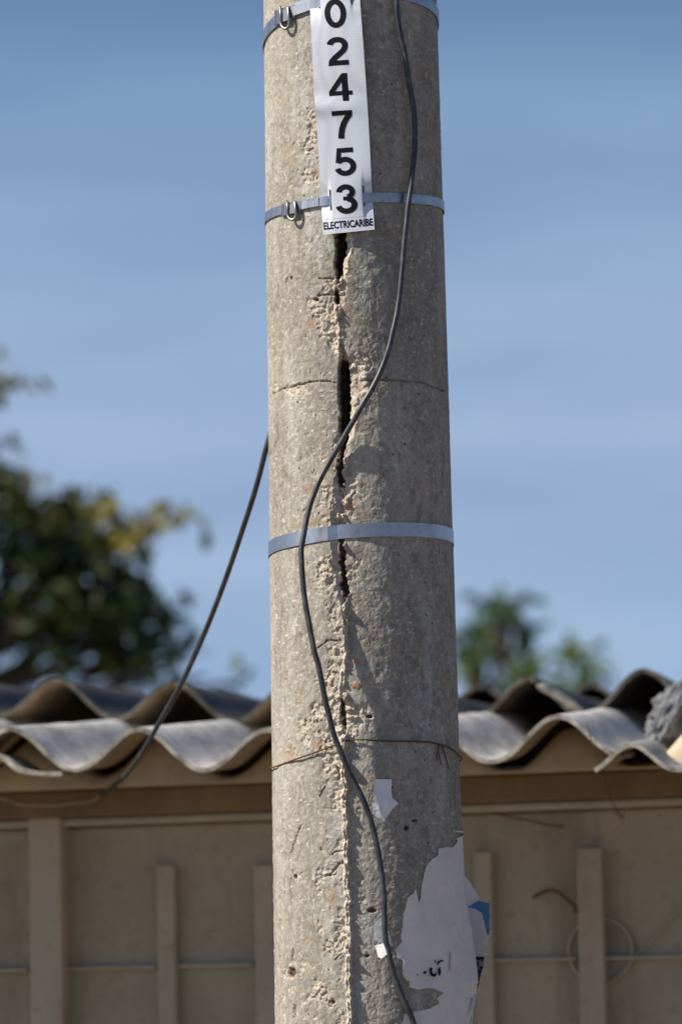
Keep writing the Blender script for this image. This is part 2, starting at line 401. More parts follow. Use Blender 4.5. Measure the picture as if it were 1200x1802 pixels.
pU2, tU2 = two((927, 1190), (1130, 1176), .655, 1, ampU*1.03); pT, tT = two((845, 1205), (1039, 1205), 1.62, 1, ampU)
def wav(p, x): return p[1]-p[3]/2+p[3]/2*np.cos(2*math.pi*(x-p[0])/p[2])
def sheet(name, p, x0, x1, y0, y1, slope, mats, th=.0060, tilt=0.0, seed=0, chip=.004, sag=.0, label=None, zf=None, yaw=0.0):
    nx = int((x1-x0)/.004)+1; ny = max(6, int((y1-y0)/.03)+1)
    x = np.linspace(x0, x1, nx); t = np.linspace(0, 1, ny)
    f = zf if zf else (lambda q: wav(p, q))
    fr = (fbm(x*60, x*0+3.3+seed, seed)-.5)*chip*2+(vnoise(x*17, x*0+seed, seed+5)-.5)*chip
    XX, TT = np.meshgrid(x, t, indexing='ij'); YY = y0+fr[:, None]*(1-TT)+TT*(y1-y0)
    Z = f(XX)+slope*(YY-y0)+tilt*(XX-(p[0] if p else x0))+(fbm(XX*5, YY*5, seed+9)-.5)*.006-sag*np.sin(math.pi*TT)
    XX = XX+yaw*(YY-y0)
    dz = (f(XX[:, :1]*0+x[:, None]+.001)-f(x[:, None]-.001))/.002; nrm = np.sqrt(1+dz**2)
    thv = th*(1+.35*(fbm(x*45, x*0+1.7, seed+3)-.5))[:, None]
    top = HW(XX, YY, Z); bot = HW(XX+dz/nrm*thv, YY, Z-thv/nrm)
    V = np.vstack([top.reshape(-1, 3), bot.reshape(-1, 3)]); n = nx*ny
    Ft = gridF(nx, ny); Fb = Ft[:, ::-1]+n
    i = np.arange(nx-1)*ny; fe = np.stack([i, i+n, i+ny+n, i+ny], -1); i2 = i+ny-1; be = np.stack([i2, i2+ny, i2+ny+n, i2+n], -1)
    j = np.arange(ny-1); le = np.stack([j, j+1, j+1+n, j+n], -1); j2 = j+(nx-1)*ny; re = np.stack([j2, j2+n, j2+1+n, j2+1], -1)
    F = np.vstack([Ft, Fb, fe, be, le, re]); fm = np.concatenate([np.zeros(len(Ft)), np.ones(len(Fb)), np.full(len(fe)+len(be)+len(le)+len(re), 2)])
    o = mesh(name, V, F, mats, house, True, fm, auto=50)
    if label: o['label'] = label
    return o
M['sheet_top_dimmed'] = sheet_mat('fibre_cement_dimmed_top', (.40, .385, .36), (.32, .31, .29), (.12, .12, .12), dk=.6)  # darker copy of the sheet top, keeps a sunlit flank from clipping
M['under_bounce_brown'] = sheet_mat('fibre_cement_bounce_brown_underside', (.42, .31, .20), (.33, .24, .15), (.14, .10, .06), dk=.5)  # underside colour lightened to stand in for bounce off the sheets below
mt = [M['sheet_top'], M['sheet_under'], M['sheet_edge']]; md = [M['sheet_top_dark'], M['sheet_under_dark'], M['edge_dark']]
xj = HP(600, 1300, 0)[0]
sheet('roof_sheet', pA, -2.9, xj, 0, 1.0, .062, mt, seed=1, chip=.004, label='sunlit lower corrugated sheet left of the pole', tilt=tA)
xb1 = HP(1083, 1313, 0)[0]+.009
pB2 = (pB[0], pB[1]+.0, pB[2], pB[3])
sheet('roof_sheet', pB2, xj-.075, xb1, 0, 1.0, .062, mt, seed=4, chip=.003, label='sunlit lower corrugated sheet right of the pole')
# small-wave piece at the lower right
c1 = HP(1109, 1309, -.035); v1 = HP(1190, 1353, -.035)
pC = (c1[0], c1[1], 2*(v1[0]-c1[0]), c1[1]-v1[1])
sheet('roof_sheet', pC, HP(1044, 1346, -.035)[0], HP(1044, 1346, -.035)[0]+2.2, -.035, .60, .060, [M['sheet_top_dimmed'], mt[1], mt[2]], seed=8, chip=.004, label='small-wave sheet piece under the eave at the right edge')
# upper rows
xu = HP(618, 1200, .66)[0]
sheet('roof_sheet', pU, -2.9, xu, .66, 1.9, .012, [md[0], M['under_bounce_brown'], md[2]], seed=12, chip=.006, th=.006, label='dark weathered upper sheet left of the pole', tilt=tU)
sheet('roof_sheet', pU2, xu+.006, 2.9, .655, 1.9, .012, md, seed=14, chip=.008, th=.0068, tilt=tU2, label='dark weathered upper sheet right of the pole')
sheet('roof_sheet', pT, -.2, 2.9, 1.62, 3.0, .0, md, seed=18, chip=.006, tilt=tT, label='dark far row of corrugated sheets')
sheet('roof_sheet', (pT[0], pT[1]-.045, pT[2], pT[3]), -2.9, -.21, 1.75, 3.0, .0, md, seed=19, chip=.006, label='dark far row of corrugated sheets left')
sheet('roof_sheet', (pT[0], pT[1]-.10, pT[2], pT[3]), -2.95, 2.95, 2.95, 4.2, -.05, md, seed=20, chip=.006, label='rearmost row of corrugated sheets')
# piece sticking out under the left end
dx = [HP(a, b, -.015) for a, b in ((-200, 1330), (-120, 1362), (-60, 1338), (-10, 1326), (12, 1336), (34, 1354), (60, 1360), (110, 1361))]
dX = np.array([a[0] for a in dx]); dZ = np.array([a[1] for a in dx])
sheet('roof_sheet', None, dX[0], dX[-1], -.015, .12, .02, mt, seed=23, chip=.004, zf=lambda q: np.interp(q, dX, dZ), label='short sheet end poking out beneath the left eave')
# closure strips
def closure(p, x0, x1, shift, drop, ly, seed, tilt=0, m='fill', nm_='mortar_closure'):
    n = int((x1-x0)/.005); x = np.linspace(x0, x1, n); tz = tilt*(x-p[0]); zt = wav(p, x-shift)-drop-.006+tz+.06*ly
    q = (p[3]/2*np.cos(2*math.pi*(x-p[0])/p[2])+p[1]-p[3]/2)-.011+.06*ly+tz
    zt = np.minimum(zt, q+.02); zb = ztop+tl*x+.001; zt = np.maximum(zt, zb+.006)
    zt = zt+(fbm(x*30, x*0, seed)-.5)*.006
    V = []; F = []
    for k, (yy, zz) in enumerate(((.0, zb), (.004, (zb+zt)/2), (.012, zt-.006), (.03, zt-.001), (.09, zt-.004))):
        V.append(HW(x, ly+yy, zz))
    V = np.stack(V, 1).reshape(-1, 3)
    return mesh(nm_, V, gridF(n, 5)[:, ::-1], M[m], house)
closure(pA, -2.9, xj, .004, .006, .15, 3, tA)
closure(pC, xb1+.101, 2.9, .0, .004, .16, 5)
closure(pA, -2.9, xj, .0, .002, .85, 13, tA, 'sheet_under_dark', 'attic_light_stop'); closure(pB2, xj+.001, xb1, .0, .002, .85, 14, 0, 'sheet_under_dark', 'attic_light_stop')  # added dark partitions, block light and view through the roof gaps
hbox(MB(), xb1+.002, 2.9, .56, .58, ztop-.02, ztop+.055, tilt=tl).build('attic_light_stop', M['sheet_under_dark'], house, smooth=False)  # another added partition blocking light, behind the small-wave piece
closure(pB2, xj+.001, xb1+.10, .004, .010, .15, 4)
# sill under closure on top of the beam (lighter strip)
hbox(MB(), -2.98, 2.98, .20, .35, ztop+.0008, ztop+.010, tilt=tl).build('trim_strip', M['fill'], house, smooth=False)
# wall pilasters and ledges
def hpost(px0, px1, ptop, fy, name='pilaster', mm=None, split=None):
    x0, zt = HP(px0, ptop, fy); x1, _ = HP(px1, ptop, fy)
    mb = MB(); V = []; F = []
    b = .003; prof = [(x0, WF), (x0, fy+b), (x0+b, fy), (x1-b, fy), (x1, fy+b), (x1, WF)]
    for z in (0.0, zt): 
        for (x, y) in prof: V.append(HW(x, y, z))
    for k in range(5): F.append((k, k+1, 6+k+1, 6+k))
    F.append((11, 10, 9, 8, 7, 6)); mb.add(V, F)
    mb.build(name, mm or M['post'], house, smooth=False)
hpost(50, 108, 1441, .235); hpost(275, 307, 1524, .255); hpost(446, 482, 1524, .255); hpost(833, 864, 1500, .255); hpost(1013, 1058, 1494, .248)
hpost(-160, -110, 1530, .255); hpost(-360, -325, 1530, .255); hpost(1240, 1275, 1494, .255); hpost(1420, 1455, 1494, .255)
def ledge(px0, px1, py):
    x0, z = HP(px0, py, .262); x1, _ = HP(px1, py, .262); mb = MB(); hbox(mb, x0, x1, .262, WF, z-.005, z, bev=.0015)
    mb.build('ledge', M['trim'], house, smooth=False)
for a in ((-108, 49, 1707), (109, 274, 1702), (308, 445, 1697), (483, 832, 1690), (865, 1012, 1687), (1059, 1239, 1683)): ledge(*a)
# round vent ring on wall
cx_, cz_ = HP(1056, 1672, .27); rr = HP(1112, 1672, .27)[0]-cx_
ang = np.linspace(0, 2*math.pi, 49)
rv = root('round_vent', HW(cx_, .27, cz_-rr).tolist(), 'round cream vent ring on the wall half hidden behind the right pilaster', 'vent')
V, F = tubeVF(HW(cx_+rr*np.cos(ang), .2705, cz_+rr*np.sin(ang)), .0030, 8, False); mesh('rim', V, F, M['wall'], rv)
ang2 = ang[:-1]; V = np.vstack([HW(cx_+rr*.98*np.cos(ang2), .2715, cz_+rr*.98*np.sin(ang2)), HW(cx_+rr*.98*np.cos(ang2), .2748, cz_+rr*.98*np.sin(ang2))])
F = [tuple(range(48))[::-1]]+[(k, (k+1) % 48, 48+(k+1) % 48, 48+k) for k in range(48)]
mesh('disc', V, F, plaster('vent_disc', (.33, .275, .20), (.26, .215, .155), (.1, .08, .06), .4), rv, smooth=False)
def hwire(name, pts, r, m, label, cat, n=8, seg=6):
    P = []
    for (a, b, ly) in pts:
        x, z = HP(a, b, ly); P.append(HW(x, ly, z))
    mb = MB(); mb.tube(catmull(P, n), r, seg)
    o = mb.build(name, m); tagp(o, label, cat); return o
hwire('hose', [(1114, 1684, 0.269), (1140, 1660, 0.268), (1170, 1628, 0.268), (1210, 1585, 0.268), (1280, 1520, 0.268)], 0.0016, M['wall'], 'thin cream hose running up the wall from the round vent', 'hose')
hwire('hanging_string', [(862, 1427, 0.250), (890, 1436, 0.255), (930, 1444, 0.260), (965, 1452, 0.262), (992, 1455, 0.268)], .0011, M['rustwire'], 'thin brown string sagging under the beam right of the pole', 'string')
hwire('rusty_hook', [(938, 1580, 0.270), (952, 1571, 0.262), (970, 1566, 0.258), (985, 1572, 0.258), (1000, 1585, 0.260), (1010, 1594, 0.262), (1013, 1606, 0.268)], .0022, M['rustwire'], 'rusty curved hook on the wall left of the right pilaster', 'hook')
wr = root('dangling_wire', HW(*([HP(1095, 1460, .02)[0], .02, HP(1095, 1460, .02)[1]])).tolist(), 'thin dark wire dangling with a knot from the right eave', 'wire')
mb = MB()
for pts in ([(1030, 1270, -.012), (1042, 1310, -.02), (1055, 1345, .0), (1068, 1385, .03), (1078, 1415, .05), (1090, 1432, .05), (1092, 1440, .05), (1083, 1455, .05), (1075, 1464, .05)],
            [(1104, 1420, .05), (1096, 1432, .05), (1090, 1438, .05), (1094, 1446, .05)], [(1080, 1430, .05), (1092, 1436, .052), (1106, 1438, .05)]):
    P = [HW(HP(a, b, c)[0], c, HP(a, b, c)[1]) for a, b, c in pts]; mb.tube(catmull(P, 6), .0009, 5)
mesh('strand', mb.V, mb.F, M['rustwire'], wr)
hwire('pale_wire', [(-60, 1396, 0.210), (0, 1404, 0.214), (30, 1414, 0.216), (60, 1417, 0.216), (100, 1417, 0.216), (130, 1413, 0.216), (165, 1409, 0.216), (178, 1396, 0.210)], .0011, M['palewire'], 'pale thin wire looping along the beam at the far left', 'wire')
hwire('loose_twig', [(862, 1262, .2), (874, 1270, .19), (884, 1277, .18), (896, 1287, .17)], .0011, M['edge_dark'], 'pale twig lying on the roof just right of the pole', 'twig')
# broken sliver in the upper row opening
sv = [HP(a, b, .60) for a, b in ((945, 1207), (960, 1212), (985, 1226), (1008, 1240), (1016, 1247))]
P = np.array([HW(a, .60+.01*i, b) for i, (a, b) in enumerate(sv)]); V, F = tubeVF(catmull(P, 6), np.interp(np.linspace(0, 1, 25), [0, .15, .6, 1], [.002, .0065, .006, .002]), 7)
o = mesh('sheet_shard', V, F, M['sheet_edge']); tagp(o, 'pale broken sheet shard leaning in the dark arch right of the pole', 'shard')
# rubble lump at the right edge
a0 = HP(1212, 1262, .30); n1, n2 = 120, 80
ph = np.linspace(0, 2*math.pi, n1, endpoint=False); tt = np.linspace(.02, math.pi-.02, n2)
PHI, TH = np.meshgrid(ph, tt, indexing='xy')
rad = .045*(.55+.6*fbm(3+2.3*np.cos(PHI)+TH*1.3, 3+2.3*np.sin(PHI), 77, 5)+.45*fbm(30+9*np.cos(PHI)+TH*6, 30+9*np.sin(PHI), 78, 3))
X = rad*1.15*np.sin(TH)*np.cos(PHI); Yv = rad*1.5*np.sin(TH)*np.sin(PHI); Zv = rad*1.0*np.cos(TH)+.35*X
V = HW(a0[0]+X, .30+Yv, a0[1]+Zv).reshape(-1, 3)
o = mesh('rubble_chunk', V, gridF(n2, n1, True)[:, ::-1], M['rubble']); tagp(o, 'rough grey cement chunk sitting on the roof at the right edge', 'rubble')

# ------------------------------------------------------------------ utility pole
dg = 180/math.pi
ths = np.unique(np.round(np.concatenate([np.arange(-104, -40, .62), np.arange(-40, 14, .36), np.arange(14, 104, .62), np.arange(104, 256, 5)]), 4))/dg
zlo = hit([640], [1850])[2][0]; zhi = hit([640], [-50])[2][0]
zs = np.concatenate([np.linspace(-.3, zlo-.01, 12), np.linspace(zlo, zhi, 1260), np.linspace(zhi+.01, 8.0, 40)])
TH, ZZ = np.meshgrid(ths, zs, indexing='xy'); P0 = surf(TH.ravel(), ZZ.ravel())
px, py = proj(P0); px = px.reshape(TH.shape); py = py.reshape(TH.shape)
front = (np.abs(TH) < R_(88)) & (py > -80) & (py < 1880)
ux = TH*170; uy = py
h = np.zeros(TH.shape)
h += (fbm(ux/60, uy/90, 1, 3)-.5)*1.6 + (fbm(ux/9, uy/11, 5, 4)-.5)*1.7 + (fbm(ux/3.6, uy/3.6, 15, 2)-.5)*.55
cy = np.array([-60, 150, 405, 440, 480, 500, 530, 560, 600, 632, 650, 700, 750, 790, 820, 850, 900, 950, 1000, 1040, 1100, 1160, 1250, 1285, 1350, 1450, 1550, 1620, 1700, 1802, 1880])
cxp = np.array([560, 572, 598, 598, 596, 593, 592, 598, 602, 603, 604, 606, 606, 601, 598, 600, 601, 601, 604, 607, 606, 606, 603, 606, 607, 609, 611, 613, 614, 616, 617])
xc = np.interp(py, cy, cxp)+(fbm(py/22, py*0+.5, 21, 4)-.5)*9
d = px-xc
w = np.interp(py, [400, 410, 440, 480, 490, 508, 515, 530, 540, 600, 632, 640, 655, 700, 750, 775, 800, 815, 835, 850, 870, 940, 960, 1000, 1010, 1030, 1040, 1060, 1070, 1200, 1240, 1270, 1290, 1880],
              [9, 9.5, 8.5, 5, 1.5, 1.5, 4, 4, 1.2, 1.0, 2, 8, 10, 9, 8, 6, 3, 3.5, 5, 4, 3, 3, 4, 5, 3.5, 5, 5, 2, 1.2, 1.5, 4, 4, 1, 1.0])
dep = np.interp(py, [400, 485, 492, 505, 515, 530, 538, 630, 642, 765, 785, 800, 835, 860, 945, 960, 1000, 1040, 1065, 1200, 1240, 1272, 1290, 1880],
                [30, 30, 4, 4, 14, 14, 3, 3, 34, 34, 14, 10, 16, 7, 7, 12, 13, 13, 4, 3, 9, 9, 2, 1.5])
w = w*(.75+.6*fbm(py/14, py*0+9.1, 31, 3)); d = d+(fbm(ux/6, uy/6, 33, 4)-.5)*np.interp(py, [400, 630, 640, 770, 800, 1050, 1300, 1900], [6, 6, 5, 6, 10, 10, 3, 3])
# gravelly, broken zones
def blob(x, y, rx, ry, s=1.0):
    q = ((px-x)/rx)**2+((py-y)/ry)**2; return s*np.exp(-q**1.5)
Gm = np.zeros(TH.shape)
for b in ((586, 505, 26, 22), (566, 540, 24, 40, .55), (590, 545, 14, 60), (618, 640, 26, 16), (592, 600, 14, 40, .8), (604, 800, 18, 30, .8), (603, 880, 20, 55, 1.0), (575, 850, 22, 45, .5),
          (585, 1000, 30, 34), (578, 1050, 24, 60, .75), (605, 1030, 30, 50, .8), (588, 1120, 20, 60, .8), (590, 1200, 26, 60, .9), (600, 1262, 50, 28), (575, 1300, 50, 40, .55), (590, 1390, 26, 90, .7),
          (583, 1530, 30, 80, .6), (590, 1650, 24, 90, .5), (580, 1770, 34, 50, .7), (625, 1560, 16, 120, .35), (549, 230, 12, 45, .9), (545, 300, 14, 60, .5), (500, 685, 40, 10, .5), (558, 925, 30, 30, .3), (525, 812, 8, 16, .6), (520, 1700, 30, 16, .4), (512, 1712, 12, 12, .6)):
    Gm = np.maximum(Gm, blob(*b))
Gn = fbm(ux/24, uy/26, 41, 5); Gm = np.clip(sst(.30, .62, Gm*.66+(Gn-.42)*1.5)*(Gm > .05), 0, 1)
wd, wi = worley(ux/9.5+fbm(ux/8, uy/8, 3, 2), uy/8.0, 51); wd2, wi2 = worley(ux/4.2, uy/4.0, 52)
stones = (np.sqrt(np.clip(1-(wd/.62)**2, 0, 1))*(wi > .45)*2.6 + np.sqrt(np.clip(1-(wd2/.6)**2, 0, 1))*1.0)
h += Gm*(stones-2.2-1.8*fbm(ux/20, uy/20, 61, 3))
# scattered shallow chips everywhere on the skin
wd3, wi3 = worley(ux/13+fbm(ux/5, uy/5, 74, 2)*1.1, uy/8+fbm(ux/5, uy/5, 76, 2)*1.1, 71); chip = (wi3 > .86)*sst(.34, .20, wd3)*sst(.45, .6, fbm(ux/70, uy/70, 73, 2)+.12); chip = chip*sst(.42, .6, fbm(ux/3.5, uy/3.0, 75, 2)); h -= chip*1.3
# spalls right of the wide openings: surface slopes into the crack
ed = np.interp(py, [405, 420, 450, 480, 505, 600, 628, 640, 655, 680, 700, 730, 760, 785, 800], [12, 24, 18, 12, 4, 4, 14, 34, 38, 40, 33, 27, 17, 8, 2])*(.8+.4*fbm(py/12, py*0+4, 81, 3))
sp_ = np.clip((d-w*.8)/np.maximum(ed-w*.8, 1), 0, 1); inS = (d > 0) & (d < ed) & (ed > 6) & (py < 800)
h += np.where(inS, -(1-sp_)*8.0-1.0+(fbm(ux/7, uy/7, 83, 4)-.5)*4.0, 0)
spm = np.where((d > w*.7) & (d < ed+1) & (ed > 6) & (py < 800), 1.0, 0)
# ridge (raised lip of the seam)
def ridge(y0, y1, hgt, xoff, wid, seed, taper=20, drop=3.5):
    e = sst(y0-taper, y0, py)*(1-sst(y1, y1+taper, py)); k = hgt*e*(.55+.9*fbm(py/9, py*0+seed, seed, 3))
    dd = d-xoff-(fbm(py/7, py*0+2, seed+5, 3)-.5)*5
    return np.where(dd < 0, k*np.clip(2.0*(1+dd/wid), 0, 1)**.6, k*np.clip(1-dd/drop, 0, 1)), e*((dd > -wid*.8) & (dd < drop))
rm = np.zeros(TH.shape)
for a in ((1300, 1900, 8.5, 3, 10, 91), (1058, 1165, 6.5, 3, 6, 93), (545, 622, 4.5, 0, 10, 95), (862, 925, 4.0, 1, 6, 97), (1180, 1240, 4.5, 2, 8, 99)):
    r_, mk = ridge(*a); h += r_; rm = np.maximum(rm, mk*1.0)
# single stones caught in the crack
for (x, y, rx, ry, hh) in ((601, 855, 8, 8, 6), (607, 884, 9, 9, 5), (600, 908, 8, 7, 6), (603, 965, 8, 17, 8), (586, 988, 8, 7, 5), (574, 1016, 8, 9, 4), (606, 1046, 8, 9, 5), (606, 1070, 5, 10, 7), (598, 1010, 8, 7, 3),
                           (596, 492, 8, 12, 6), (595, 545, 7, 12, 4), (618, 645, 10, 7, 5), (607, 1226, 8, 8, 6), (618, 1250, 10, 6, 5), (597, 1285, 8, 6, 5), (608, 1345, 7, 10, 4), (622, 705, 10, 9, 3), (620, 1262, 12, 5, 4), (560, 1265, 8, 5, 2.5), (525, 803, 6, 9, 2.0), (640, 660, 8, 8, 3)):
    q = 1-((px-x)/rx)**2-((py-y)/ry)**2; h += np.sqrt(np.clip(q, 0, 1))*hh
# the crack itself
cut = sst(w+1.2, w*.72, np.abs(d)); dep = dep*(.7+.6*fbm(ux/8, uy/8, 35, 3)); h -= cut*dep*(py > 395)
# hairlines
def hair(pts, wid=1.3, dp=1.8, seed=0):
    global h, recess_brown
    pts = np.array(pts, float)
    for (x0, y0), (x1, y1) in zip(pts[:-1], pts[1:]):
        L2 = (x1-x0)**2+(y1-y0)**2
        sel = (px > min(x0, x1)-6) & (px < max(x0, x1)+6) & (py > min(y0, y1)-6) & (py < max(y0, y1)+6) & front
        if not sel.any(): continue
        X = px[sel]+(fbm(py[sel]/8, px[sel]/8, seed+2, 2)-.5)*4; Y = py[sel]+(fbm(px[sel]/8, py[sel]/8, seed, 3)-.5)*4
        t = np.clip(((X-x0)*(x1-x0)+(Y-y0)*(y1-y0))/L2, 0, 1)
        q = np.hypot(X-x0-t*(x1-x0), Y-y0-t*(y1-y0)); m = sst(wid+1, wid*.3, q); h[sel] -= m*dp; recess_brown[sel] = np.maximum(recess_brown[sel], m*.5)
recess_brown = (dep > 8)*(py > 395)*sst(.03, .35, cut)  # dark brown inside deep parts of the crack; hairlines and pits follow
hair([(482, 692), (500, 684), (520, 678), (545, 673), (570, 671), (592, 673)], 1.6, 2.2, 1); hair([(638, 669), (690, 668), (740, 672), (783, 688)], 1.5, 1.8, 2)
hair([(562, 491), (600, 489)], 1.2, 3, 3); hair([(560, 520), (592, 518)], 1.4, 3, 4); hair([(512, 1500), (522, 1470), (530, 1452)], 1.3, 1.8, 5); hair([(516, 1530), (511, 1560), (513, 1592)], 1, 1.2, 6)
hair([(565, 1545), (580, 1540), (597, 1518)], 1.4, 2.5, 7); hair([(584, 1505), (590, 1498), (604, 1496)], 1.4, 2.5, 8); hair([(517, 1770), (518, 1790)], 1.6, 3, 9); hair([(514, 1690), (517, 1670)], 1.3, 2, 10)
hair([(556, 1262), (552, 1272)], 1.5, 2, 11); hair([(592, 1350), (598, 1364), (594, 1372)], 2, 3, 12); hair([(504, 489), (504, 498)], 1.2, 2, 13); hair([(590, 1690), (600, 1680)], 1.4, 2, 14); hair([(573, 1385), (566, 1395), (562, 1402)], 1.3, 2, 15)
hair([(470, 810), (490, 770), (488, 745)], .8, .8, 17); hair([(560, 1140), (575, 1128), (590, 1126)], 1.2, 2, 18); hair([(712, 1135), (707, 1150)], .8, .8, 19)
rust = np.zeros(TH.shape)
for (x, y, rx, ry, dp, ru) in ((716, 1457, 4.5, 4.5, 8, 0), (729, 1444, 6, 2.5, 4, 0), (650, 1261, 7, 3.5, 5, 0), (654, 1602, 9, 4.5, 5, .9), (646, 1682, 5, 3, 3, .6), (513, 1712, 7, 10, 4, .6), (583, 1764, 7, 4, 3, .7),
                               (628, 1206, 9, 6, -1, .8), (628, 1164, 8, 5, 0, .7), (512, 490, 2, 4, 3, 0), (556, 527, 6, 3, 3, .3), (520, 1543, 3, 4, 3, 0), (604, 1518, 3, 3, 4, 0), (543, 1655, 12, 6, .6, .35), (617, 890, 10, 14, 0, .4),
                               (548, 860, 10, 16, 0, .35), (555, 300, 6, 12, 0, .5), (560, 1310, 8, 10, 0, .45), (510, 1328, 14, 20, 0, .25), (583, 1580, 8, 20, 0, .35), (548, 570, 12, 6, 0, .35)):
    q = ((px-x)/rx)**2+((py-y)/ry)**2+(fbm(ux/4, uy/4, 7, 3)-.5)*(.9 if dp > 2 else 2.6); m = sst(1.25, .35, q)*front; h -= m*dp; rust = np.maximum(rust, m*ru); recess_brown = np.maximum(recess_brown, m*(dp > 2)*.9)
for ln in ([(475, 962), (560, 942), (640, 933), (740, 932), (795, 941)], [(468, 380), (560, 357), (640, 350), (740, 352), (778, 362)], [(465, 58), (500, 28), (560, 2), (640, -12), (730, 0), (772, 20)]):
    yl = np.interp(px, [q[0] for q in ln], [q[1] for q in ln]); m = sst(24, 15, np.abs(py-yl)); h = h*(1-m)+np.minimum(h, -.1)*m
h = np.where(front, h, (fbm(ux/60, ZZ*9, 1, 3)-.5)*1.6)
broken = np.clip(np.maximum.reduce([Gm*.75, spm, rm*.8, chip*.45, (cut*(dep <= 12)*.5)]), 0, 1)*front
V = surf(TH.ravel(), ZZ.ravel(), h.ravel()/1000*.80)
ns = len(ths); F = gridF(len(zs), ns, True)
pole = mesh('utility_pole', V, F[:, ::1], M['pole'])
tagp(pole, 'tall round weathered concrete pole split by a long vertical crack', 'utility pole')
for nmA, arr in (('broken', broken), ('rust', rust), ('recess_brown', recess_brown*front)):
    at = pole.data.attributes.new(nmA, 'FLOAT', 'POINT'); at.data.foreach_set('value', arr.ravel().astype(np.float32))

# ------------------------------------------------------------------ steel straps
def strap(pts, width_px, label, off=.0014, buckle=None, wob=0):
    P, th, z = hit([p[0] for p in pts], [p[1] for p in pts], off)
    A = np.stack([np.ones(3), P[:, 0]-AX0, P[:, 1]-PY], 1); co = np.linalg.solve(A, P[:, 2])
    wd = width_px/FPX*5.1; tk = .0007; n = 240; V = []
    t = np.linspace(0, 2*math.pi, n, endpoint=False)
    z0 = co[0]+0*t
    for _ in range(5):
        q = surf(t, z0, off); z0 = co[0]+co[1]*(q[:, 0]-AX0)+co[2]*(q[:, 1]-PY)
    z0 = z0+(fbm(t*3, t*0, wob+3)-.5)*.0014; of = off+(fbm(t*4, t*0+1, wob+7, 2)-.5)*.0006
    prof = [(-wd/2, tk), (wd/2, tk), (wd/2, 0), (-wd/2, 0)]
    for dz, do in prof: V.append(surf(t, z0+dz, of+do))
    V = np.stack(V, 1).reshape(-1, 3); k = len(prof)
    F = []
    for i in range(n):
        j = (i+1) % n
        for a in range(k): b = (a+1) % k; F.append((i*k+a, j*k+a, j*k+b, i*k+b))
    zz = float(z0.mean()); r = root('steel_strap', [AX0+AXk*zz, PY, float(z0.min()-wd/2)], label, 'strap', 'steel straps banding the pole')
    mesh('band', V, [f[::-1] for f in F], M['steel'], r, auto=40)
    return r, (lambda px_: None), wd
g1, _, wd1 = strap([(475, 47), (618, -12), (762, 13)], 22, 'topmost steel strap with a buckle at the top edge of the photo', wob=1)
g2, _, wd2_ = strap([(474, 377), (625, 349), (770, 357)], 17, 'steel strap with a buckle crossing the lower end of the white number plate', wob=4)
g3, _, _ = strap([(482, 960), (640, 933), (785, 939)], 25, 'plain steel strap without buckle around the middle of the pole', off=.0008, wob=8)
def pt(x, y, off): return hit([x], [y], off)[0][0]
def ribbon(mb, pts, wv, tk, m=0):
    """flat bar along pts (px,py,off mm) with width vector px"""
    C_ = [ (p[0], p[1], p[2]) for p in pts]; V = []
    for (x, y, o) in C_:
        for (a, b, dd) in ((-1, -1, 0), (1, 1, 0), (1, 1, tk), (-1, -1, tk)):
            V.append(pt(x+wv[0]*a/2, y+wv[1]*b/2, (o+dd)/1000))
    n = len(C_); F = [(i*4+k, i*4+(k+1) % 4, (i+1)*4+(k+1) % 4, (i+1)*4+k) for i in range(n-1) for k in range(4)]+[(3, 2, 1, 0), (4*n-4, 4*n-3, 4*n-2, 4*n-1)]
    mb.add(V, F, m)
def buckle(r, cx, cyy, sl, hgt):
    mb = MB()
    # folded strap tail and clip body
    ribbon(mb, [(cx-14, cyy-14*sl, 2.4), (cx-9, cyy-9*sl, 3.4), (cx+14, cyy+14*sl, 3.2), (cx+20, cyy+20*sl, 2.3)], (0, hgt), 1.0)
    ribbon(mb, [(cx-8, cyy+1-8*sl, 2.2), (cx-6, cyy+1-6*sl, 6.0), (cx+2, cyy+1+2*sl, 6.6), (cx+9, cyy+1+9*sl, 6.2), (cx+12, cyy+12*sl, 2.2)], (0, hgt-4), 1.0)
    mesh('clip', mb.V, mb.F, M['steel_dark'], r, smooth=False)
    u = [(cx-4, cyy-hgt*.62, 5), (cx-3, cyy-4, 8), (cx-3, cyy+hgt*.5, 8), (cx+1, cyy+hgt*.86, 8), (cx+7, cyy+hgt*.92, 7.5), (cx+12, cyy+hgt*.62, 7), (cx+11, cyy, 7.5), (cx+10, cyy-hgt*.60, 5)]
    V, F = tubeVF(catmull([pt(*p[:2], p[2]/1000) for p in u], 6), .0018, 8); mesh('wing', V, F, M['steel_dark'], r)
buckle(g1, 497, 27, -.33, 25); buckle(g2, 509, 367, -.18, 21)
# bright raised tail of the strap right of each buckle
mb = MB(); ribbon(mb, [(505, 24, 3.0), (525, 16, 3.2), (545, 9, 3.1), (566, 3, 3.4)], (0, 17), .8); mesh('tail', mb.V, mb.F, M['steel'], g1, smooth=False)
mb = MB(); ribbon(mb, [(517, 364, 2.4), (540, 358.5, 2.5), (560, 354.5, 2.3)], (0, 15), .8); mesh('tail', mb.V, mb.F, M['steel'], g2, smooth=False)

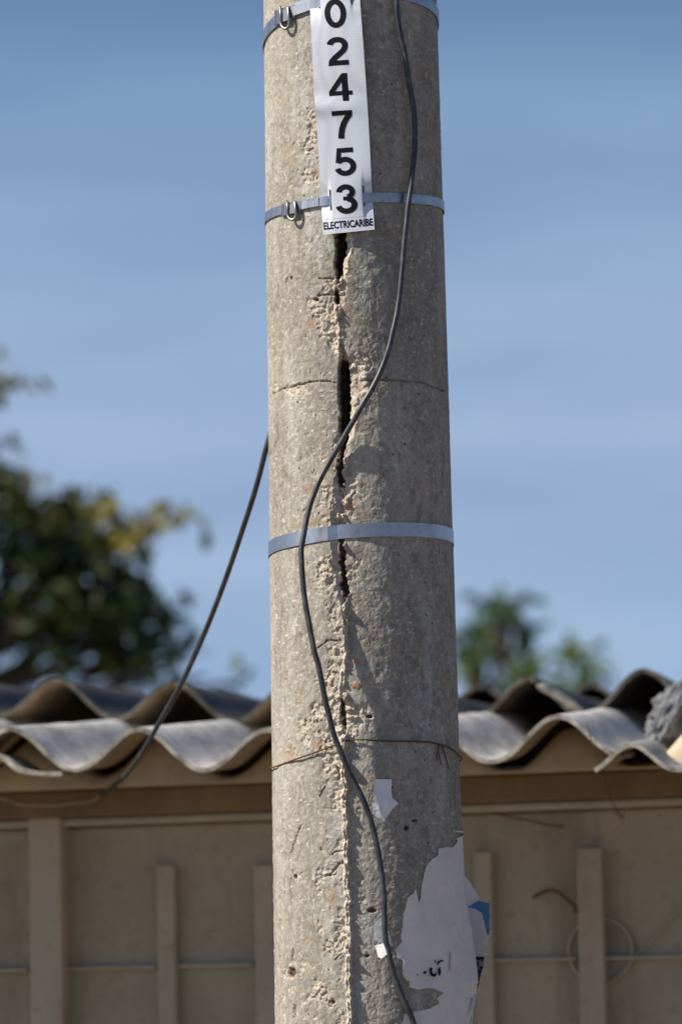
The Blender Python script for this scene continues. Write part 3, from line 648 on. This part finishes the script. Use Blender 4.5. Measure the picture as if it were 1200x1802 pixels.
# ------------------------------------------------------------------ number plate
TL = np.array([(545, -190), (545, -60), (546, 20), (549, 90), (552.5, 165), (556, 205), (560, 265), (564, 330), (568.5, 413)], float)
TR = np.array([(622, -190), (629, -60), (634, 10), (640, 90), (645, 165), (648, 210), (651, 265), (654, 330), (659, 404)], float)
def tagoff(x, y, u):
    o = 5.0+1.5*np.sin(y/62.0+.6)+1.3*np.exp(-((y-188)/16.0)**2)*(1-u)*2-.8*np.exp(-((y-165)/20.0)**2)
    for yb, a in ((358-10*u, 14), (-5-18*u, 14)):
        e = np.exp(-((y-yb)/26.0)**2); ins = sst(.14, .20, u)*(1-sst(.80, .86, u)); o = o*(1-e)+e*(.5+4.2*ins)
    # plate is flatter than the pole: edges stand off more
    return o+3.5*(np.abs(u-.5)*2)**2*(1-np.exp(-((y-358)/45.0)**2))*(1-np.exp(-((y+5)/45.0)**2))
def tagpt(u, v, extra=0.0):
    y = TL[0, 1]+(TL[-1, 1]-TL[0, 1])*v
    lx = np.interp(y, TL[:, 1], TL[:, 0]); yr = TR[0, 1]+(TR[-1, 1]-TR[0, 1])*v; rx = np.interp(yr, TR[:, 1], TR[:, 0])
    X = lx+(rx-lx)*u; Y = y+(yr-y)*u
    return hit(X, Y, (tagoff(X, Y, u)+extra)/1000)[0], X, Y
nu, nv = 61, 400
U_, V_ = np.meshgrid(np.linspace(0, 1, nu), np.linspace(0, 1, nv), indexing='ij')
Pt, Xt, Yt = tagpt(U_.ravel(), V_.ravel()); Pb, _, _ = tagpt(U_.ravel(), V_.ravel(), -.8)
F = gridF(nu, nv); fc = F[:, 0]; uc = U_.ravel()[fc]; yc = Yt[fc]
slit = (((uc > .150) & (uc < .185)) & (((yc > 333) & (yc < 370)) | ((yc > -26) & (yc < 14)))) | (((uc > .800) & (uc < .835)) & (((yc > 326) & (yc < 362)) | ((yc > -40) & (yc < 7))))
Fk = F[~slit]; n = len(Pt)
bd = []
for i in range(nv-1): bd.append((i, i+1, i+1+n, i+n)); q = (nu-1)*nv+i; bd.append((q, q+n, q+1+n, q+1))
for i in range(nu-1): q = i*nv; bd.append((q, q+n, q+nv+n, q+nv)); q += nv-1; bd.append((q, q+nv, q+nv+n, q+n))
Fa = np.vstack([Fk[:, ::-1], Fk+n, np.array(bd)])
sgn = root('pole_number_plate', pt(612, 410, .004).tolist(), 'long white plate with black digits strapped down the concrete pole', 'number plate')
mesh('plate', np.vstack([Pt, Pb]), Fa, [M['tag'], M['tag_back']], sgn, fm=np.concatenate([np.zeros(len(Fk)), np.ones(len(Fk)), np.zeros(len(bd))]), auto=50)
# slit shadow gaps are real openings; digits are thin printed film
def tagmap(X, Y, extra):
    yl = np.interp(X, [540, 670], [0, -10]); v = np.clip((Y-yl*0-TL[0, 1])/(TL[-1, 1]-TL[0, 1]), 0, 1)
    lx = np.interp(Y, TL[:, 1], TL[:, 0]); rx = np.interp(Y, TR[:, 1], TR[:, 0]); u = (X-lx)/(rx-lx)
    return hit(X, Y, (tagoff(X, Y, u)+extra)/1000)[0]
def stroke(pts, wd, closed=False):
    p = np.array(pts, float); n = len(p)
    if closed: T = np.roll(p, -1, 0)-np.roll(p, 1, 0)
    else: T = np.gradient(p, axis=0)
    T /= np.linalg.norm(T, axis=1)[:, None]; Nn = np.stack([-T[:, 1], T[:, 0]], 1)
    a = p+Nn*wd/2; b = p-Nn*wd/2; V = np.stack([a, b], 1).reshape(-1, 2)
    F = [(2*i, 2*i+1, 2*((i+1) % n)+1, 2*((i+1) % n)) for i in range(n if closed else n-1)]
    return V, F
def arc(cx, cy, rx, ry, a0, a1, n=24):
    t = np.radians(np.linspace(a0, a1, n)); return np.stack([cx+rx*np.cos(t), cy+ry*np.sin(t)], 1)
def poly(pts):
    return np.array(pts, float), [tuple(range(len(pts)))]
# glyphs in a 0..0.70 x 0..1 box, y up, heavy grotesque digits
sw = .185
def glyph(c):
    o = []
    if c == '0': o.append(stroke(arc(.35, .5, .258, .408, 0, 352, 44), sw, True))
    if c == '2':
        o.append(stroke(np.vstack([arc(.35, .715, .235, .195, 172, 10, 18), arc(.28, .70, .305, .30, 2, -38, 8), [(.40, .40), (.27, .29), (.165, .17), (.13, .08)]]), sw)); o.append(poly([(.035, 0), (.67, 0), (.67, .175), (.07, .175)]))
    if c == '4':
        o.append(poly([(.40, 0), (.575, 0), (.575, .20), (.575, .36), (.575, 1.0), (.44, 1.0), (.40, .94)])); o.append(poly([(.02, .21), (.69, .21), (.69, .36), (.02, .37)])); o.append(poly([(.02, .365), (.19, .362), (.44, .76), (.44, 1.0), (.40, .98)]))
    if c == '7':
        o.append(poly([(.04, .83), (.67, .83), (.67, 1.0), (.04, 1.0)])); o.append(stroke([(.60, .86), (.50, .73), (.40, .55), (.33, .35), (.295, .15), (.285, 0)], sw))
    if c == '5':
        o.append(poly([(.14, .83), (.62, .83), (.62, 1.0), (.12, 1.0)])); o.append(poly([(.12, .99), (.26, .99), (.225, .62), (.21, .50), (.06, .47)])); o.append(stroke(np.vstack([[(.13, .53)], arc(.345, .335, .25, .252, 128, -165, 30)]), sw*.98))
    if c == '3':
        o.append(stroke(np.vstack([arc(.34, .74, .205, .18, 178, -78, 22)]), sw*.96)); o.append(stroke(np.vstack([arc(.34, .295, .245, .215, 82, -172, 28)]), sw)); o.append(poly([(.25, .585), (.43, .585), (.43, .455), (.25, .455)]))
    return o
def subdiv(V, F, k):
    return V, F
def put_glyph(c, cxp_, cyp_, hpx, wpx, rot):
    VV = []; FF = []
    for V, F in glyph(c):
        q = V-np.array([.35, .5]); X = q[:, 0]*wpx/.70; Y = -q[:, 1]*hpx; cr_, sr_ = math.cos(rot), math.sin(rot)
        o_ = len(VV); VV += list(zip(cxp_+X*cr_-Y*sr_, cyp_+X*sr_+Y*cr_)); FF += [tuple(i+o_ for i in f) for f in F]
    VV = np.array(VV); n = len(VV)
    top = tagmap(VV[:, 0], VV[:, 1], .30); bot = tagmap(VV[:, 0], VV[:, 1], .05)
    # triangulate big polys through bmesh so they follow the plate
    import bmesh
    o = mesh('digit', top, FF, M['ink'], sgn, smooth=False)
    return o
rt = R_(-4)
for c, x, y, hp_, wp in (('0', 590, 23.5, 51, 38), ('2', 594, 90, 50, 40), ('4', 598.5, 153.5, 49, 43), ('7', 602.5, 219, 49, 40), ('5', 607, 284.5, 49, 40), ('3', 609.5, 350, 51, 40)):
    put_glyph(c, x, y, hp_, wp, rt)
for c, x, y in (('0', 584, -46), ('7', 579, -112)): pass
cu = bpy.data.curves.new('lettering', 'FONT'); cu.body = 'ELECTRICARIBE'; cu.size = 1; cu.offset = .03; cu.align_x = 'CENTER'; cu.resolution_u = 3
to = bpy.data.objects.new('tmp', cu); S.collection.objects.link(to); bpy.context.view_layer.update()
dgp = bpy.context.evaluated_depsgraph_get(); tm = bpy.data.meshes.new_from_object(to.evaluated_get(dgp))
tv = np.array([v.co[:] for v in tm.vertices]); tf = [tuple(p.vertices) for p in tm.polygons]; bpy.data.objects.remove(to)
wT = tv[:, 0].max()-tv[:, 0].min(); X = (tv[:, 0]-(tv[:, 0].max()+tv[:, 0].min())/2)/wT*87; Y = -(tv[:, 1])/(tv[:, 1].max())*12.5+5.5
r2 = R_(-5.0); tp = tagmap(612.5+X*math.cos(r2)-Y*math.sin(r2), 394.5+X*math.sin(r2)+Y*math.cos(r2), .25)
mesh('lettering', tp, tf, M['ink'], sgn, smooth=False)
# faint dotted rule above the lettering
mb = MB()
for k in range(26):
    x = 570+k*3.3; y = 386-(x-570)*.085; q = tagmap(np.array([x, x+1.6, x+1.6, x]), np.array([y, y-.1, y+.9, y+1]), .12); mb.add(q, [(0, 1, 2, 3)])
mesh('dotted_rule', mb.V, mb.F, M['greyprint'], sgn, smooth=False)

# ------------------------------------------------------------------ cables
CP = [(690, -160, 8), (694, -60, 8), (697, 0, 8), (704, 60, 8), (716, 120, 9), (727, 190, 9), (730, 245, 9), (725, 310, 10), (716, 380, 11), (710, 450, 12), (702, 530, 13), (690, 590, 15), (672, 645, 14), (640, 710, 13), (608, 765, 9),
      (578, 815, 8), (556, 860, 14), (541, 905, 20.5), (533, 950, 26), (531, 1000, 31), (537, 1060, 33), (549, 1125, 33), (563, 1185, 30), (577, 1250, 25), (592, 1305, 20), (613, 1355, 15), (636, 1400, 11), (655, 1450, 8), (668, 1510, 7), (675, 1570, 7),
      (677, 1625, 7), (682, 1670, 7), (694, 1720, 7), (712, 1765, 8), (730, 1805, 8), (750, 1860, 8), (765, 1960, 8), (768, 2200, 7)]
Pc = catmull([pt(x, y, o/1000) for x, y, o in CP], 8)
Pc = Pc+np.stack([(fbm(np.arange(len(Pc))/7+3*k, np.zeros(len(Pc))+k, 400+k, 3)-.5)*.0022 for k in range(3)], 1)
V, F = tubeVF(Pc, .0033, 14); o = mesh('cable', V, F, M['cable']); tagp(o, 'black cable snaking down the front of the pole over the crack', 'cable')
LC = [(545, 560, 5.33), (510, 660, 5.36), (488, 725, 5.35), (471, 780, 5.34), (450, 860, 5.37), (425, 938, 5.42), (394, 1028, 5.50), (357, 1122, 5.60), (319, 1204, 5.70), (283, 1268, 5.79), (252, 1322, 5.88), (228, 1356, 5.96), (203, 1382, 6.08), (178, 1398, 6.20)]
P = catmull([atY([a], [b], c)[0] for a, b, c in LC], 8); V, F = tubeVF(P, .0034, 12)
o = mesh('cable', V, F, M['cable']); tagp(o, 'black cable hanging from behind the pole down to the left eave', 'cable')
# rusty tie wire round the pole
wpts = [(482, 1350), (520, 1336), (555, 1324), (590, 1311), (620, 1302), (660, 1303), (700, 1304.5), (740, 1305), (770, 1309), (795, 1318), (808, 1331)]
P, th_, z_ = hit([a for a, b in wpts], [b for a, b in wpts], .0025)
tb = np.linspace(th_[-1]+.15, 2*math.pi+th_[0]-.15, 20); zb_ = np.interp(tb, [th_[-1], 2*math.pi+th_[0]], [z_[-1], z_[0]])-.012*np.sin(np.linspace(0, math.pi, 20))
Pw = catmull(np.vstack([P, surf(tb, zb_, .0025), P[:1]]), 5)
tw = root('tie_wire', [AX0+AXk*z_[0], PY, float(z_.min()-.02)], 'thin rusty wire tied around the pole above the white paper scrap', 'wire')
V, F = tubeVF(Pw, .0009, 6); mesh('loop', V, F, M['rustwire'], tw)
for pts in ([(770, 1310), (772, 1328), (776, 1346)], [(776, 1311), (783, 1330), (790, 1353)], [(772, 1312), (768, 1330), (770, 1338)]):
    V, F = tubeVF(catmull([pt(a, b, .003) for a, b in pts], 5), .0007, 5); mesh('loose_end', V, F, M['rustwire'], tw)

# ------------------------------------------------------------------ paper on the pole
def patch(name, pl, off, m, parent=None, step=1.1, wr=.6, lift=None, mats=None, fmf=None, jag=1.2, seed=0):
    pl = np.array(pl, float); _, tp_, zp_ = hit(pl[:, 0], pl[:, 1], 0.0)
    return patch_tz(name, pl, off, m, parent, step, wr, lift, mats, fmf, jag, seed)
def patch_tz(name, pl, off, m, parent, step, wr, lift, mats, fmf, jag, seed):
    x0, x1 = pl[:, 0].min()-2, pl[:, 0].max()+2; y0, y1 = pl[:, 1].min()-2, pl[:, 1].max()+2
    nx = int((x1-x0)/step)+2; ny = int((y1-y0)/step)+2
    X, Y = np.meshgrid(np.linspace(x0, x1, nx), np.linspace(y0, y1, ny), indexing='ij')
    o = off+wr*(fbm(X/18, Y/22, seed, 4)-.4)+(lift(X, Y) if lift else 0)
    jx = (fbm(X/5, Y/5, seed+3, 3)-.5)*jag*2; P = hit(X.ravel(), Y.ravel(), np.maximum(o, .15).ravel()/1000)[0]
    F = gridF(nx, ny)[:, ::-1]; cxx = (X+jx).ravel()[F].mean(1); cyy = (Y+jx[::-1]*.7).ravel()[F].mean(1); k = inpoly(cxx, cyy, pl); F = F[k]; cxx = cxx[k]; cyy = cyy[k]
    used = np.unique(F); mp_ = np.full(len(P), -1); mp_[used] = np.arange(len(used)); P = P[used]; F = mp_[F]
    fm = fmf(cxx, cyy) if fmf else None
    return mesh(name, P, F, mats or m, parent, True, fm)
# main poster in (theta, y) space so it can wrap past the silhouette
PL = [(793, 1461), (801, 1464), (812, 1467), (800, 1476), (803, 1480), (795, 1491), (783, 1490), (769, 1494), (769, 1504), (760, 1511), (750, 1522), (745, 1536), (741, 1555), (739, 1577), (736, 1589), (731, 1564), (725, 1573), (716, 1581), (714, 1593), (710, 1607), (708, 1625),
      (704, 1651), (708, 1657), (695, 1671), (697, 1685), (708, 1690), (707, 1715), (712, 1723), (720, 1727), (719, 1737), (734, 1742), (746, 1739), (762, 1740), (779, 1747), (767, 1757), (772, 1765), (754, 1775), (730, 1780), (712, 1785), (706, 1802), (700, 1840), (712, 1880)]
PLm = [p for i, p in enumerate(PL)]
_, tP, zP = hit([p[0] for p in PLm], [p[1] for p in PLm])
def yz(y): return hit([700]*len(np.atleast_1d(y)), np.atleast_1d(y))[2]
top_th = 1.35
PLt = list(zip(tP*170, [p[1] for p in PLm]))
# order: start top right, go round
PLt = [(2.05*170, 1450)]+[(top_th*170+6, 1462)]+PLt+[(2.05*170, 1880)]
PLt = np.array(PLt)
x0, x1 = PLt[:, 0].min()-2, PLt[:, 0].max(); nx = 330; ny = 400
Xs, Ys = np.meshgrid(np.linspace(x0, x1, nx), np.linspace(1445, 1880, ny), indexing='ij')
Tn = Xs/170
cosx = np.interp(Ys, [1445, 1880], yz([1445, 1880])); 
fl = np.interp(Ys, [1500, 1560, 1611, 1681, 1731, 1765, 1802, 1880], [0, 1.5, 4.5, 11, 13, 9, 4, 2])*sst(.95, 1.65, Tn)
of = .9+2.2*(fbm(Xs/22, Ys/30, 201, 4)-.35)+fl+1.6*np.exp(-((Xs-248)/10)**2-((Ys-1636)/9)**2)
P = surf(Tn.ravel(), cosx.ravel(), np.maximum(of, .25).ravel()/1000)
# correct z so that photo rows stay level across the wrap
F = gridF(nx, ny); jx = (fbm(Xs/5, Ys/5, 211, 3)-.5)*3
# compare in photo rows: convert each vertex to its own photo position
qx, qy = proj(P); Yq = qy.reshape(Xs.shape)
cX = (Xs+jx).ravel()[F].mean(1); cY = (np.where(Tn < 1.45, Yq, Ys)+jx*.6).ravel()[F].mean(1); k = inpoly(cX, cY, PLt); F = F[k]; cX = cX[k]; cY = cY[k]
tealm = (fbm(cX/7, cY/16, 221, 3) > .60) & (cX > 205) & (cY > 1755); fm = np.where(tealm, 1, 0)
used = np.unique(F); mp_ = np.full(len(P), -1); mp_[used] = np.arange(len(used)); P = P[used]; F = mp_[F]
pst = mesh('torn_poster', P, F, [M['paper'], M['teal']], None, True, fm)
tagp(pst, 'large torn pale grey poster wrapped round the lower right of the pole', 'poster')
def marks(parts, m, name, parent, off):
    mb = MB()
    for pl in parts:
        if len(pl) > 2 and isinstance(pl[0], tuple):
            pl = np.array(pl, float); Pq = hit(pl[:, 0], pl[:, 1], off/1000)[0]; mb.add(Pq, [tuple(range(len(pl)))])
    return mesh(name, mb.V, mb.F, m, parent, smooth=False)
def Z7(pts): return [(650+a/4.978, 1440+b/4.978) for a, b in pts]
marks([Z7([(472, 1348), (485, 1338), (500, 1340), (503, 1352), (490, 1362), (474, 1362)]), Z7([(525, 1318), (540, 1305), (552, 1312), (548, 1330), (552, 1355), (570, 1366), (585, 1350), (588, 1372), (570, 1390), (545, 1385), (530, 1360)]),
       Z7([(600, 1320), (615, 1300), (622, 1315), (626, 1350), (615, 1382), (604, 1370)]), Z7([(570, 1240), (580, 1245), (582, 1270), (574, 1262)]), Z7([(590, 1280), (600, 1255), (625, 1240), (650, 1245), (648, 1256), (625, 1256), (610, 1270), (600, 1290)]),
       Z7([(415, 1368), (425, 1364), (428, 1376), (418, 1378)])], M['ink'], 'print_remnant', pst, 3.0)
marks([Z7([(705, 1170), (712, 1170), (708, 1320), (698, 1345)])], M['greyprint'], 'crease_shade', pst, 3.2)  # flat grey strip painting in the dark line of a crease
# flap peeled off the far side
fg = root('poster_flap', atY([825], [1775], 5.2)[0].tolist(), 'curled poster flap in white, blue and black sticking out right of the pole', 'poster flap')
FL = [(812, 1538), (819, 1543), (826, 1551), (832, 1562), (841, 1577), (845, 1586), (861, 1589), (861, 1641), (858, 1655), (857, 1681), (852, 1684), (851, 1696), (846, 1715), (841, 1735), (838, 1745), (833, 1762), (829, 1776), (826, 1772), (826, 1740), (812, 1720)]
x = np.linspace(808, 864, 52); y = np.linspace(1534, 1780, 210); X, Y = np.meshgrid(x, y, indexing='ij')
D_ = 5.215+.012*np.sin((X-812)/17.0)+.004*fbm(X/20, Y/25, 301, 3)-.0004*(X-812)
Pf = np.array(atY(X.ravel(), Y.ravel(), D_.ravel())); F = gridF(52, 210)[:, ::-1]
jx = (fbm(X/5, Y/5, 305, 3)-.5)*2; cX = (X+jx).ravel()[F].mean(1); cY = Y.ravel()[F].mean(1); k = inpoly(cX, cY, FL); F = F[k]; cX = cX[k]; cY = cY[k]
BL = [(822, 1597), (838, 1586), (845, 1584), (864, 1587), (864, 1642), (857, 1647), (853, 1628), (848, 1608), (838, 1600), (828, 1598)]
fm = np.where(cY > 1684, np.where(cY > 1740, 3, np.where((fbm(cX/4, cY/6, 9, 2) > .58), 4, 2)), 0); fm = np.where(inpoly(cX, cY, BL), 1, fm)
for nmx, idx, mm in (('paper', 0, M['paper']), ('blue_print', 1, M['blue']), ('black_print', 2, M['black_print']), ('red_print', 3, M['red_print']), ('grey_print', 4, M['greyprint'])):
    f_ = F[fm == idx]
    if len(f_): mesh(nmx, Pf, f_, mm, fg)
# small scraps
sc1 = patch('paper_scrap', [(658, 1371), (689, 1371), (689.5, 1404), (701, 1413), (689, 1426), (675, 1446), (656, 1433)], 1.6, M['scrap'], wr=3.0, jag=.5, seed=7, lift=lambda X, Y: 3.0*np.exp(-((X-684)/7)**2-((Y-1412)/9)**2))
tagp(sc1, 'small white paper scrap stuck beside the cable below the tie wire', 'paper scrap')
sc2 = patch('tape_scrap', [(660, 1622), (672, 1614), (684, 1640), (692, 1665), (676, 1662), (660, 1655), (656, 1636)], 1.2, M['tape'], wr=1.0, jag=.5, seed=17); tagp(sc2, 'translucent tape strip behind the cable, upper of the two scraps', 'tape')
sc3 = patch('paper_scrap', [(660, 1664), (677, 1659), (683, 1678), (671, 1687), (665, 1684)], 2.2, M['scrap'], wr=1.0, jag=.4, seed=27, lift=lambda X, Y: .30*np.maximum(X-658, 0)); tagp(sc3, 'tiny bright white scrap tucked under the cable beside the torn poster', 'paper scrap')

# ------------------------------------------------------------------ trees
def leafcloud(clumps, Yc, size, m, parent, name='crown', seed=0, spread=.5):
    r = np.random.default_rng(seed); V = []; F = []
    for (x, y, rx, ry, n) in clumps:
        k = 0
        # each clump is made of several twigs, each carrying leaves
        while k < n:
            dd = r.normal(size=3); dd /= np.linalg.norm(dd); rad = r.random()**.45
            cxx, cyy = x+dd[0]*rx*rad, y+dd[2]*ry*rad; Y0_ = Yc+dd[1]*rad*spread
            c0 = atY([cxx], [cyy], Y0_)[0]; m_ = int(r.integers(3, 7)); ax = r.normal(size=3)*np.array([1, 1, .6])+np.array([.3, -.2, -.15]); ax /= np.linalg.norm(ax)
            for q in range(m_):
                c = c0+ax*size*.36*q+r.normal(size=3)*size*.22; s = size*(.6+.7*r.random())
                a = r.normal(size=3)+ax*.8; a[2] -= .35; a /= np.linalg.norm(a); b = np.cross(a, r.normal(size=3)+np.array([0, 0, 1.2])); b /= np.linalg.norm(b)+1e-9
                nn_ = np.cross(a, b); o_ = len(V); w_ = s*.27
                V += [c, c+a*s*.35+b*w_+nn_*s*.05, c+a*s*.75+b*w_*.7+nn_*s*.03, c+a*s*1.05-nn_*s*.05, c+a*s*.75-b*w_*.7+nn_*s*.03, c+a*s*.35-b*w_+nn_*s*.05, c+a*s*.5]
                F += [(o_, o_+1, o_+6), (o_+1, o_+2, o_+6), (o_+2, o_+3, o_+6), (o_+3, o_+4, o_+6), (o_+4, o_+5, o_+6), (o_+5, o_, o_+6)]
            k += m_
    return mesh(name, V, F, m, parent, smooth=True)
def tree(label, group, base_px, Yc, clumps, size, m, seed, trunk_r, spread=.5):
    bx = atY([base_px], [1200], Yc)[0]; rt_ = root('tree', [float(bx[0]), Yc, 0.0], label, 'tree', group)
    mb = MB(); r = np.random.default_rng(seed); fork = np.array([bx[0]+.05, Yc, 1.9])
    mb.tube(catmull([(bx[0], Yc, -.1), (bx[0]+.04, Yc+.02, .8), fork], 6), np.linspace(trunk_r, trunk_r*.7, 13), 10)
    for (x, y, rx, ry, n) in clumps:
        e = atY([x], [y], Yc+r.normal()*.1)[0]; e = e*1.0; mid = fork*.5+e*.5+np.array([0, 0, .12])+r.normal(size=3)*.06
        L_ = catmull([fork, mid, e], 6); mb.tube(L_, np.linspace(trunk_r*.2, .004, len(L_)), 6)
        for _ in range(5):
            t = e+r.normal(size=3)*np.array([rx, rx, ry])/FPX*Yc*.6; mb.tube(catmull([L_[-4], (L_[-4]+t)/2+r.normal(size=3)*.02, t], 3), .005, 4)
    mb.build('trunk', M['bark'], rt_); leafcloud(clumps, Yc, size, m, rt_, seed=seed, spread=spread); return rt_
CL = [(12, 872, 26, 18, 36), (-6, 845, 14, 20, 22), (-30, 830, 30, 30, 60), (60, 1110, 60, 30, 60), (150, 1120, 60, 34, 70), (20, 925, 44, 30, 90), (70, 905, 30, 18, 44), (112, 876, 22, 14, 30), (140, 905, 40, 24, 80), (100, 950, 44, 24, 80), (40, 985, 46, 26, 84), (130, 990, 44, 24, 84), (190, 965, 34, 24, 66), (215, 1000, 22, 16, 30),
      (20, 1040, 40, 24, 66), (95, 1035, 46, 28, 90), (165, 1045, 44, 30, 90), (225, 1050, 34, 22, 60), (275, 1078, 26, 12, 34), (306, 1082, 12, 5, 8), (60, 1085, 46, 20, 60), (135, 1095, 46, 26, 84), (200, 1100, 40, 26, 76), (262, 1115, 30, 22, 50), (295, 1140, 16, 16, 20),
      (20, 1120, 20, 12, 14), (95, 1140, 34, 16, 30), (165, 1150, 30, 18, 34), (230, 1160, 36, 20, 50), (275, 1175, 22, 18, 26), (10, 1185, 20, 12, 10), (80, 1190, 22, 10, 8), (240, 1200, 26, 16, 24), (398, 1206, 18, 6, 9), (60, 960, 60, 60, 90), (170, 1070, 70, 50, 110),
       (-100, 900, 70, 60, 240), (-90, 1080, 80, 100, 340), (-260, 980, 120, 160, 600), (-420, 950, 120, 180, 500), (-560, 1000, 110, 150, 400), (-260, 800, 100, 60, 200), (-130, 760, 60, 40, 70)]
CY = [(120, 872, 18, 8, 12), (165, 900, 26, 12, 26), (210, 915, 26, 12, 26), (248, 925, 20, 14, 22), (205, 945, 22, 12, 18), (275, 912, 20, 8, 14), (305, 908, 16, 5, 9), (328, 903, 9, 3, 5), (80, 915, 14, 10, 8), (4, 668, 10, 4, 12), (14, 674, 8, 4, 8), (-14, 676, 14, 5, 12), (262, 950, 12, 8, 6), (30, 860, 14, 6, 6)]
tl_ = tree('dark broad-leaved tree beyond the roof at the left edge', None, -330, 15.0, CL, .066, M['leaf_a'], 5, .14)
leafcloud(CY, 14.85, .062, M['leaf_sunlit'], tl_, name='sunlit_leaves', seed=31, spread=.25)  # sun on the crown top comes from this separate yellower leaf colour
CR = [(885, 1068, 30, 16, 70), (878, 1085, 26, 12, 36), (920, 1088, 12, 10, 12), (928, 1105, 5, 8, 5), (838, 1112, 26, 12, 24), (830, 1135, 20, 18, 30), (815, 1165, 12, 34, 40), (875, 1150, 12, 12, 14), (868, 1172, 10, 14, 12), (905, 1130, 6, 8, 3)]
CS = [(930, 1170, 18, 10, 26), (930, 1185, 24, 12, 34), (1012, 1145, 20, 12, 34), (1015, 1165, 24, 14, 46), (1022, 1185, 30, 12, 44), (960, 1142, 8, 4, 4), (985, 1196, 30, 8, 24), (822, 1150, 8, 30, 22), (1045, 1195, 14, 6, 10), (900, 1250, 100, 30, 260), (880, 1320, 120, 30, 260)]
tr_ = tree('bright green sapling beyond the roof just right of the pole', None, 860, 19.0, CR+CS[-2:], .07, M['leaf_b'], 9, .018, .3)
leafcloud(CS, 18.8, .06, M['leaf_c'], tr_, name='fresh_leaves', seed=41, spread=.25)
for o in list(S.objects):
    if 'org' in o: del o['org']
